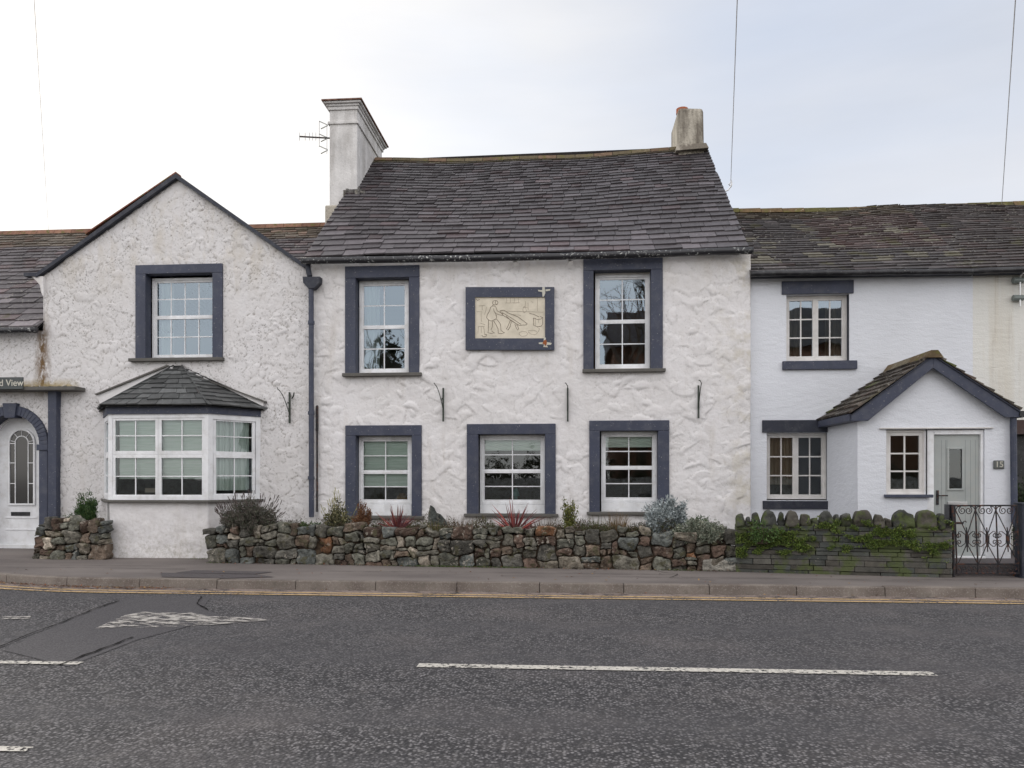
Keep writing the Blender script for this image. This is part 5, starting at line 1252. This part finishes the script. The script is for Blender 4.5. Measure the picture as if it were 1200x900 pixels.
mb = MB(); mb.box(X(1195.5, YG), X(1210, YG), YG-.05, YG+.14, .1, Z(1200, 591.5, YG)); mb.build('shaft', M_navyd, gp2, bevel=.01)
mb = MB(); mb.box(X(1194.5, YG), X(1211, YG), YG-.065, YG+.155, Z(1200, 591.5, YG), Z(1200, 589, YG)); mb.build('post_cap', M_navyd, gp2, bevel=.01)

# ================================================================== PLANTS
def leaf(mb, p, d, up, L, W, col):
    d = d.normalized(); s = d.cross(up)
    if s.length < .01: s = Vector((1, 0, 0))
    s.normalize(); mb.cur = col; n = s.cross(d)*L*.12
    mb.face([p, p+d*L*.5+s*W/2+n, p+d*L, p+d*L*.5-s*W/2+n])
def rv(r): return Vector((r.gauss(0, 1), r.gauss(0, 1), r.gauss(0, 1))).normalized()
def vary(r, pal, k=.3):
    c = r.choice(pal); q = r.uniform(1-k, 1+k); return tuple(x*q for x in c)
def bush(name, u, Y, z0, wx, h, n, L, W, pal, label, cat, seed, stems=8, upb=.6, dome=True, wy_=None, group=None, stemcol=(.06, .045, .03), clump=10, spikes=0, spal=None):
    r = random.Random(seed); c = Vector((X(u, Y), Y, z0)); t = thing(name, c, label, cat, group); h *= 1.25
    mb = MB(); tips = []
    wy_ = wy_ or wx*.7
    for k in range(stems*3):
        a = r.uniform(0, 6.28); q = math.sqrt(r.random()); e = c+Vector((q*wx*math.cos(a), q*wy_*math.sin(a), h*(math.sqrt(max(.05, 1-q*q*.8)) if dome else 1)*r.uniform(.55, 1.0)))
        m_ = c.lerp(e, .5)+Vector((r.uniform(-.02, .02), r.uniform(-.02, .02), .03)); b = c+Vector((q*.3*wx*math.cos(a), q*.3*wy_*math.sin(a), -.03))
        mb.cur = stemcol; mb.tube([b, m_, e], .006, 4, r2=.002); tips.append((b, m_, e))
    mb.build('stems', M_leaf, t)
    mb = MB(); ncl = max(1, n//clump)
    for k in range(ncl):
        b, m_, e = r.choice(tips); s = r.uniform(.25, 1.0); p = b.lerp(e, s)+rv(r)*wx*.10; d0 = (e-b).normalized()
        for j in range(clump):
            d = (d0*upb+rv(r)).normalized(); leaf(mb, p+rv(r)*L*.9, d, rv(r), L*r.uniform(.6, 1.3), W*r.uniform(.7, 1.2), vary(r, pal))
    mb.build('foliage', M_leaf, t)
    if spikes:
        mb = MB()
        for k in range(spikes):
            b, m_, e = r.choice(tips); d = ((e-b).normalized()+rv(r)*.25+Vector((0, 0, .4))).normalized(); l = r.uniform(.08, .2); mb.cur = vary(r, spal or pal)
            mb.tube([e, e+d*l*.6, e+d*l], .003, 3, r2=.002); mb.tube([e+d*l*.8, e+d*l*1.2], .006, 4)
        mb.build('seed_heads', M_leaf, t)
    return t
def blades(name, u, Y, z0, n, Lmin, Lmax, spread, wd, pal, label, cat, seed, group=None, droop=.3, r0=.04, parts='leaves'):
    r = random.Random(seed); c = Vector((X(u, Y), Y, z0)); t = thing(name, c, label, cat, group); mb = MB()
    for k in range(n):
        a = r.uniform(0, 6.28); s = r.uniform(0, spread); L_ = r.uniform(Lmin, Lmax); d = Vector((math.cos(a)*math.sin(s), math.sin(a)*math.sin(s)*.8, math.cos(s)))
        side = d.cross(Vector((0, -1, .3))).normalized(); p = c+Vector((math.cos(a)*r0*r.random(), math.sin(a)*r0*r.random(), -.02)); mb.cur = vary(r, pal); prev = None
        for j in range(5):
            q = j/4; w2 = wd*(1-q**2)*.5+.0008; pt = p+d*L_*q+Vector((0, 0, -droop*L_*q*q*math.sin(s))); cur = (pt-side*w2, pt+side*w2)
            if prev: mb.face([prev[0], prev[1], cur[1], cur[0]])
            prev = cur
    mb.build(parts, M_leaf, t)
    mb = MB(); mb.cur = (.07, .04, .03); mb.tube([c+Vector((0, 0, -.06)), c+Vector((0, 0, .05))], .022, 6, r2=.012); mb.build('stem', M_leaf, t)
    return t
GB = 'plants on the garden walls'
bush('rosemary_bush', 103, 12.75, .68, .17, .54, 3600, .05, .014, [(.05, .10, .03), (.035, .08, .025), (.08, .13, .04)], 'bright green upright needle leaved bush on the short wall left of the bay', 'bush', 51, upb=1.4, dome=True, clump=8, group=GB)
bush('trailing_plant', 82, 12.75, .74, .25, .09, 500, .03, .015, [(.06, .11, .03), (.04, .08, .025)], 'low green mat on top of the short wall, left of the upright bush', 'plant', 52, clump=6, group=GB)
bush('lavender_bush', 293, 12.2, .60, .52, .44, 15000, .045, .013, [(.105, .10, .08), (.09, .075, .065), (.08, .095, .06), (.13, .115, .095)], 'wide grey purple lavender bush sprawling on the wall right of the bay', 'bush', 53, stems=34, upb=.9, clump=10, wy_=.34, spikes=130, spal=[(.09, .07, .065)], group=GB)
bush('ground_cover_plant', 360, 12.15, .62, .26, .17, 1500, .035, .018, [(.06, .12, .03), (.05, .09, .03), (.09, .14, .05)], 'low fresh green plant at the foot of the long downpipe', 'plant', 54, clump=7, group=GB)
bush('variegated_shrub', 398, 12.2, .62, .25, .46, 2300, .04, .022, [(.22, .20, .10), (.10, .11, .05), (.16, .15, .08), (.07, .07, .04)], 'loose yellow and green shrub below the left ground floor window', 'bush', 55, stems=12, clump=6, spikes=30, spal=[(.3, .28, .14)], group=GB)
bush('heather_plant', 424, 12.15, .62, .17, .42, 3400, .035, .010, [(.19, .085, .04), (.13, .06, .035), (.22, .12, .06)], 'upright orange brown heather left of the first red cordyline', 'plant', 56, upb=1.8, clump=8, group=GB)
blades('cordyline', 466, 12.05, .66, 44, .30, .52, 1.15, .018, [(.16, .025, .03), (.08, .018, .028), (.24, .06, .05), (.12, .04, .04)], 'spiky red cordyline in front of the left ground floor window', 'plant', 57, 'red cordylines', droop=.12)
blades('cordyline', 603, 11.95, .66, 52, .34, .60, 1.2, .019, [(.20, .025, .03), (.09, .018, .028), (.28, .06, .05), (.14, .04, .04)], 'spiky red cordyline in front of the middle ground floor window', 'plant', 58, 'red cordylines', droop=.12)
blades('grass_tuft', 508, 12.0, .63, 70, .12, .30, .9, .006, [(.14, .14, .05), (.10, .11, .04), (.2, .16, .08)], 'yellow green grass tuft right of the first red cordyline', 'plant', 59, 'tufts of grass', droop=.4, r0=.14)
blades('grass_tuft', 723, 11.95, .63, 120, .18, .40, .55, .006, [(.17, .11, .06), (.12, .09, .045), (.22, .15, .08)], 'brown upright grass tuft below the right ground floor window', 'plant', 60, 'tufts of grass', droop=.25, r0=.12)
bush('spindle_shrub', 667.5, 12.0, .62, .14, .47, 1100, .035, .020, [(.14, .15, .03), (.09, .11, .03), (.19, .18, .05)], 'narrow upright yellow green shrub between the middle and right ground floor windows', 'bush', 61, stems=7, upb=1.6, dome=False, clump=7, group=GB)
SIL = [(.33, .37, .375), (.26, .30, .31), (.42, .46, .46)]
bush('silver_ragwort', 771, 11.9, .60, .25, .52, 4500, .055, .018, SIL, 'pale silver leaved ragwort, the tallest plant at the right end of the rubble wall', 'bush', 62, stems=10, clump=10, group=GB)
bush('silver_ragwort', 790, 12.0, .70, .18, .45, 2600, .055, .018, SIL, 'silver leaved tuft rising just behind the tallest ragwort', 'bush', 63, stems=6, clump=10, group=GB)
bush('silver_trailing_plant', 822, 11.62, .58, .42, .24, 6000, .04, .018, [(.22, .24, .19), (.15, .18, .13), (.28, .29, .22)], 'grey green trailing plant spilling over the right end of the rubble wall', 'plant', 64, stems=16, clump=9, wy_=.22, group=GB)
bush('box_plant', 818, 12.3, .68, .22, .20, 1100, .03, .018, [(.04, .09, .025), (.06, .11, .03)], 'small dark green clump behind the silver trailing plant', 'plant', 65, clump=7, group=GB)
for k, (u, c_, l) in enumerate(((540, (.12, .08, .05), 'dry brown stalks left of the second red cordyline'), (640, (.13, .09, .06), 'dry brown stalks right of the second red cordyline'), (700, (.10, .11, .05), 'small mixed green tuft left of the brown grass tuft'))):
    blades('dry_stalks', u, 12.0, .63, 150, .10, .34, .7, .005, [c_, tuple(x*.6 for x in c_)], l, 'plant', 70+k, 'dry stalks in the bed', droop=.3, r0=.22)
# low winter ground cover in the bed: nobody could count it
r = random.Random(5); mb = MB()
for k in range(24000):
    x = r.uniform(PW0.x+.3, PW1.x); y = wy(x)-.08+r.random()**1.6*1.0; hh = max(0, .07+.24*mnoise.noise(Vector((x*3.1, y*2.5, 1)))+.10*mnoise.noise(Vector((x*9, y*9, 1)))); p = Vector((x, y, bed(x, y)+.02+r.random()*hh))
    if mnoise.noise(Vector((x*2.4, y*2, 7))) < -.35: continue
    leaf(mb, p, rv(r)+Vector((0, 0, .8)), rv(r), r.uniform(.02, .05), r.uniform(.006, .014), vary(r, [(.085, .06, .04), (.06, .07, .03), (.12, .08, .05), (.05, .05, .03), (.09, .10, .04)], .4))
tag(mb.build('ground_cover', M_leaf, origin=(0, 0, 0)), 'low brown and green winter ground cover in the raised bed behind the rubble wall', 'ground cover', kind='stuff')
# upright slate pieces in the bed
for (px, l) in ((((501, 615), (502, 601), (504, 592), (508, 595), (511, 601), (516, 603), (521, 609), (524, 615)), 'pointed upright slate piece in the bed left of the middle window'),):
    t = thing('slate_piece', P(510, 613, 12.25), l, 'stone'); mb = MB(); mb.cur = (.10, .11, .10); mb.prism([P(u, v, 12.1) for u, v in px], (0, .07, 0)); mb.build('slab', M_stone, t, bevel=.008)
# moss and creeping leaves on the slate wall
mb = MB(); r = random.Random(6)
for k in range(52000):
    a = r.uniform(0, LS); z = r.uniform(.34, .98); s = .8*mnoise.noise(Vector((a*1.7, z*4.0, 2)))+.75*mnoise.noise(Vector((a*7, z*13, 5)))+r.uniform(-.15, .1)
    thr = .03+abs(z-.62)*1.1-(.20 if a < 1.0 else 0)+(.0 if z < .8 else .10)
    if s < thr: continue
    p = Vector(GS(a, z, -.015-r.random()*.03)); leaf(mb, p, rv(r)+Vector((0, -.6, .1)), rv(r), r.uniform(.012, .03), r.uniform(.010, .022), vary(r, [(.13, .20, .035), (.09, .14, .03), (.18, .22, .05), (.07, .10, .03)], .35))
mo = mb.build('creeping_moss', M_leaf, wC); mo['kind'] = 'stuff'
t = bush('ivy_clump', 893, 11.28, .58, .30, .24, 800, .030, .024, [(.07, .13, .03), (.05, .10, .025), (.10, .16, .05)], 'bright green ivy hanging on the left end of the slate wall', 'plant', 80, clump=6, wy_=.05, group=GB)
t = bush('hedge', 1212, 12.7, .25, .55, 1.15, 5000, .04, .03, [(.03, .05, .015), (.02, .035, .012)], 'dark green clipped hedge at the right edge beyond the porch, beside its downpipe', 'hedge', 81, stems=16, clump=8, dome=False)
bush('ferny_weed', 1183, 11.35, .14, .10, .10, 120, .04, .02, [(.30, .10, .03), (.2, .07, .03)], 'small orange dead weed at the foot of the gate', 'plant', 82, stems=3, clump=5)
# fallen leaves and grit
mb = MB(); r = random.Random(9)
for k in range(700):
    if r.random() < .55: x = r.uniform(-8.6, -5.4); y = kerb_y(x)-abs(r.gauss(0, .07))-.01; z = .012
    elif r.random() < .6: x = r.uniform(-5.6, 5); y = PW0.y+(x-PW0.x)*d1.y/d1.x-.04-abs(r.gauss(0, .06)); z = .13
    elif r.random() < .5: x = r.uniform(-8.5, 6); y = kerb_y(x)-abs(r.gauss(0, .05))-.01; z = .012
    else: x = r.uniform(-8.5, 6); y = r.uniform(10.2, 11.2); z = .13
    p = Vector((x, y, z+.004)); d = Vector((r.uniform(-1, 1), r.uniform(-1, 1), r.uniform(-.05, .3))); leaf(mb, p, d, Vector((0, 0, 1)).cross(d)*.2+Vector((0, 0, 1)), r.uniform(.02, .05), r.uniform(.012, .03), vary(r, [(.16, .07, .035), (.22, .08, .04), (.12, .07, .045), (.25, .15, .06)], .4))
tag(mb.build('fallen_leaves', M_leaf, origin=(0, 0, 0)), 'scattered brown and red fallen leaves along the kerb and wall foot', 'leaves', kind='stuff')
# weeds at the wall foot
mb = MB()
for k in range(900):
    x = r.gauss(-1.9, .5) if r.random() < .5 else r.choice((r.gauss(-8.0+1.9, .25), r.gauss(1.6, .2), r.gauss(4.6, .2), r.gauss(-.9, .2)))
    y = PW0.y+(x-PW0.x)*d1.y/d1.x-.03-abs(r.gauss(0, .02)) if x > -5.9 else 12.52
    leaf(mb, Vector((x, y, .125)), rv(r)+Vector((0, 0, 1)), rv(r), r.uniform(.01, .035), .01, vary(r, [(.06, .10, .02), (.08, .12, .03)], .3))
tag(mb.build('wall_foot_weeds', M_leaf, origin=(0, 0, 0)), 'tiny green weeds growing along the foot of the garden walls', 'weeds', kind='stuff')

# ================================================================== CABLES AND THE POLE BEHIND THE CAMERA
PT = Vector((.1, -.9, 7.6))
pole = thing('utility_pole', (.1, -.9, .12), 'wooden utility pole on the near pavement that carries the overhead cables', 'pole')
mb = MB(); mb.tube([(.1, -.9, .1), (.1, -.9, 4), (.1, -.9, 8.0)], .14, 12, r2=.10); mb.build('post', paint('creosoted wood', (.10, .07, .045), .9, 0), pole)
mb = MB(); mb.box(-.4, .6, -.95, -.85, 7.55, 7.65); mb.build('crossarm', MATS['creosoted wood'], pole)
def cable(u0, v0, Y0, u1, Y1, l, wr=.010, sagd=.0):
    a = P(u0, v0, Y0); b = P(u1, 0, Y1)      # b: where it leaves the picture
    t = thing('overhead_cable', a, l, 'cable', 'overhead cables'); mb = MB()
    pts = [a.lerp(b, i/10) for i in range(11)]+[b.lerp(PT, i/12) for i in range(1, 13)]
    mb.tube(pts, wr, 5); mb.build('wire', M_cab, t); return t, a
m = Mat('grey cable sheath', .6, .3); m.col((.68, .68, .69)); M_cab = m.m
t, a = cable(856.5, 211, 16.0, 864, 8.2, 'grey overhead cable with a hook at the right verge of the purple slate roof', .006)
mb = MB(); h = [(856.5, 211), (857.5, 214), (856, 219), (853, 223), (848.5, 224.5)]; mb.tube([P(u, v, 16.0) for u, v in h], .013, 5); mb.tube([P(u, v, 16.0) for u, v in ((857, 213), (854, 216), (857, 219), (858, 216), (856.5, 213))], .011, 5); mb.build('hook', M_steel, t)
cable(1174, 240, 16.3, 1190, 8.2, 'thin overhead cable meeting the ridge at the right edge of the picture', .006)
cable(57, 272, 16.9, 40, 8.2, 'faint thin overhead cable at the left edge of the sky', .003)

# ================================================================== ACROSS THE ROAD (seen only as reflections in the window glass)
m = Mat('red brick', .85, .2); bt_ = m.N('ShaderNodeTexBrick'); bt_.inputs['Scale'].default_value = 4.4; bt_.inputs['Color1'].default_value = (.20, .085, .05, 1); bt_.inputs['Color2'].default_value = (.27, .12, .07, 1); bt_.inputs['Mortar'].default_value = (.3, .27, .23, 1)
mpn = m.N('ShaderNodeMapping'); mpn.inputs['Rotation'].default_value = (R(90), 0, 0); m.L(m.pos, mpn.inputs['Vector']); m.L(mpn.outputs[0], bt_.inputs['Vector']); m.col(bt_.outputs['Color']); M_brick = m.m
bh = thing('brick_house', (6, -16, 0), 'red brick house across the road, mirrored in the window glass', 'house')
mb = MB(); mb.box(2.2, 17, -20, -14, 0, 8.4); mb.build('wall', M_brick, bh)
mb = MB(); mb.cur = (.08, .07, .07); mb.prism([(1.9, -13.6, 8.4), (1.9, -17, 11.0), (1.9, -20.4, 8.4)], (15.4, 0, 0)); mb.build('roof', M_slate_old, bh)
for x in (4.5, 8.5, 12.5):
    for z in (1.0, 3.9, 6.6): mb = MB(); mb.box(x, x+1.1, -14.0, -13.94, z, z+1.3); wv = mb.build('window', M_upvc, bh); mb = MB(); mb.box(x+.08, x+1.02, -13.94, -13.925, z+.08, z+1.22); mb.build('pane', M_glassd, wv)
def bare_tree(x, y, h, seed, label):
    r = random.Random(seed); t = thing('bare_tree', (x, y, 0), label, 'tree', 'bare trees across the road'); mb = MB(); tw = MB()
    def br(p, d, L, rad, dep):
        q = p+d*L; mid = p.lerp(q, .5)+rv(r)*L*.05; (mb if dep < 2 else tw).tube([p, mid, q], rad, 5 if dep < 2 else 3, r2=rad*.6, caps=False)
        if dep < 5:
            for k in range(3 if dep else 4): nd = (d+rv(r)*.65+Vector((0, 0, .12))).normalized(); br(p.lerp(q, r.uniform(.55, 1)), nd, L*r.uniform(.6, .8), rad*.55, dep+1)
    mb.cur = tw.cur = (.09, .07, .05); br(Vector((x, y, -.1)), Vector((0, 0, 1)), h*.32, h*.022, 0)
    mb.build('trunk', M_leaf, t); tw.build('crown', M_leaf, t)
bare_tree(-5.2, -12.5, 13, 1, 'bare tree across the road left of the brick house')
bare_tree(-10.5, -13, 12, 2, 'bare tree across the road, farthest from the brick house')
bare_tree(3.4, -11.5, 16, 3, 'tall bare tree across the road close to the brick house')
mb = MB(); mb.box(-30, 22, -9.0, -8.6, 0, 1.5); hw3 = mb.build('boundary_wall', M_stone); tag(hw3, 'plain stone boundary wall across the road, mirrored low in the windows', 'wall')

bush('evergreen_tree', 600, -15.0, 0, 4.6, 7.9, 22000, .30, .22, [(.035, .045, .02), (.05, .055, .03), (.06, .045, .03)], 'dense dark evergreen tree across the road behind the bare trees', 'tree', 90, stems=20, clump=14)
o = [q for q in bpy.data.objects if q.name == 'evergreen_tree'][0]; o.location.x = -10.0

for k, (x, hgt) in enumerate(((-13, 2.4), (-7.5, 2.0), (-2.2, 2.5), (2.5, 1.9), (7.5, 2.4), (12.5, 2.2))):
    t = bush('hedge', 600, -9.8, 0, 2.9, hgt, 5200, .15, .09, [(.03, .045, .015), (.05, .06, .025), (.07, .055, .03)], 'dark hedge growing behind the stone boundary wall across the road', 'hedge', 100+k, stems=14, clump=10, wy_=.7, group='hedges across the road')
    t.location.x = x
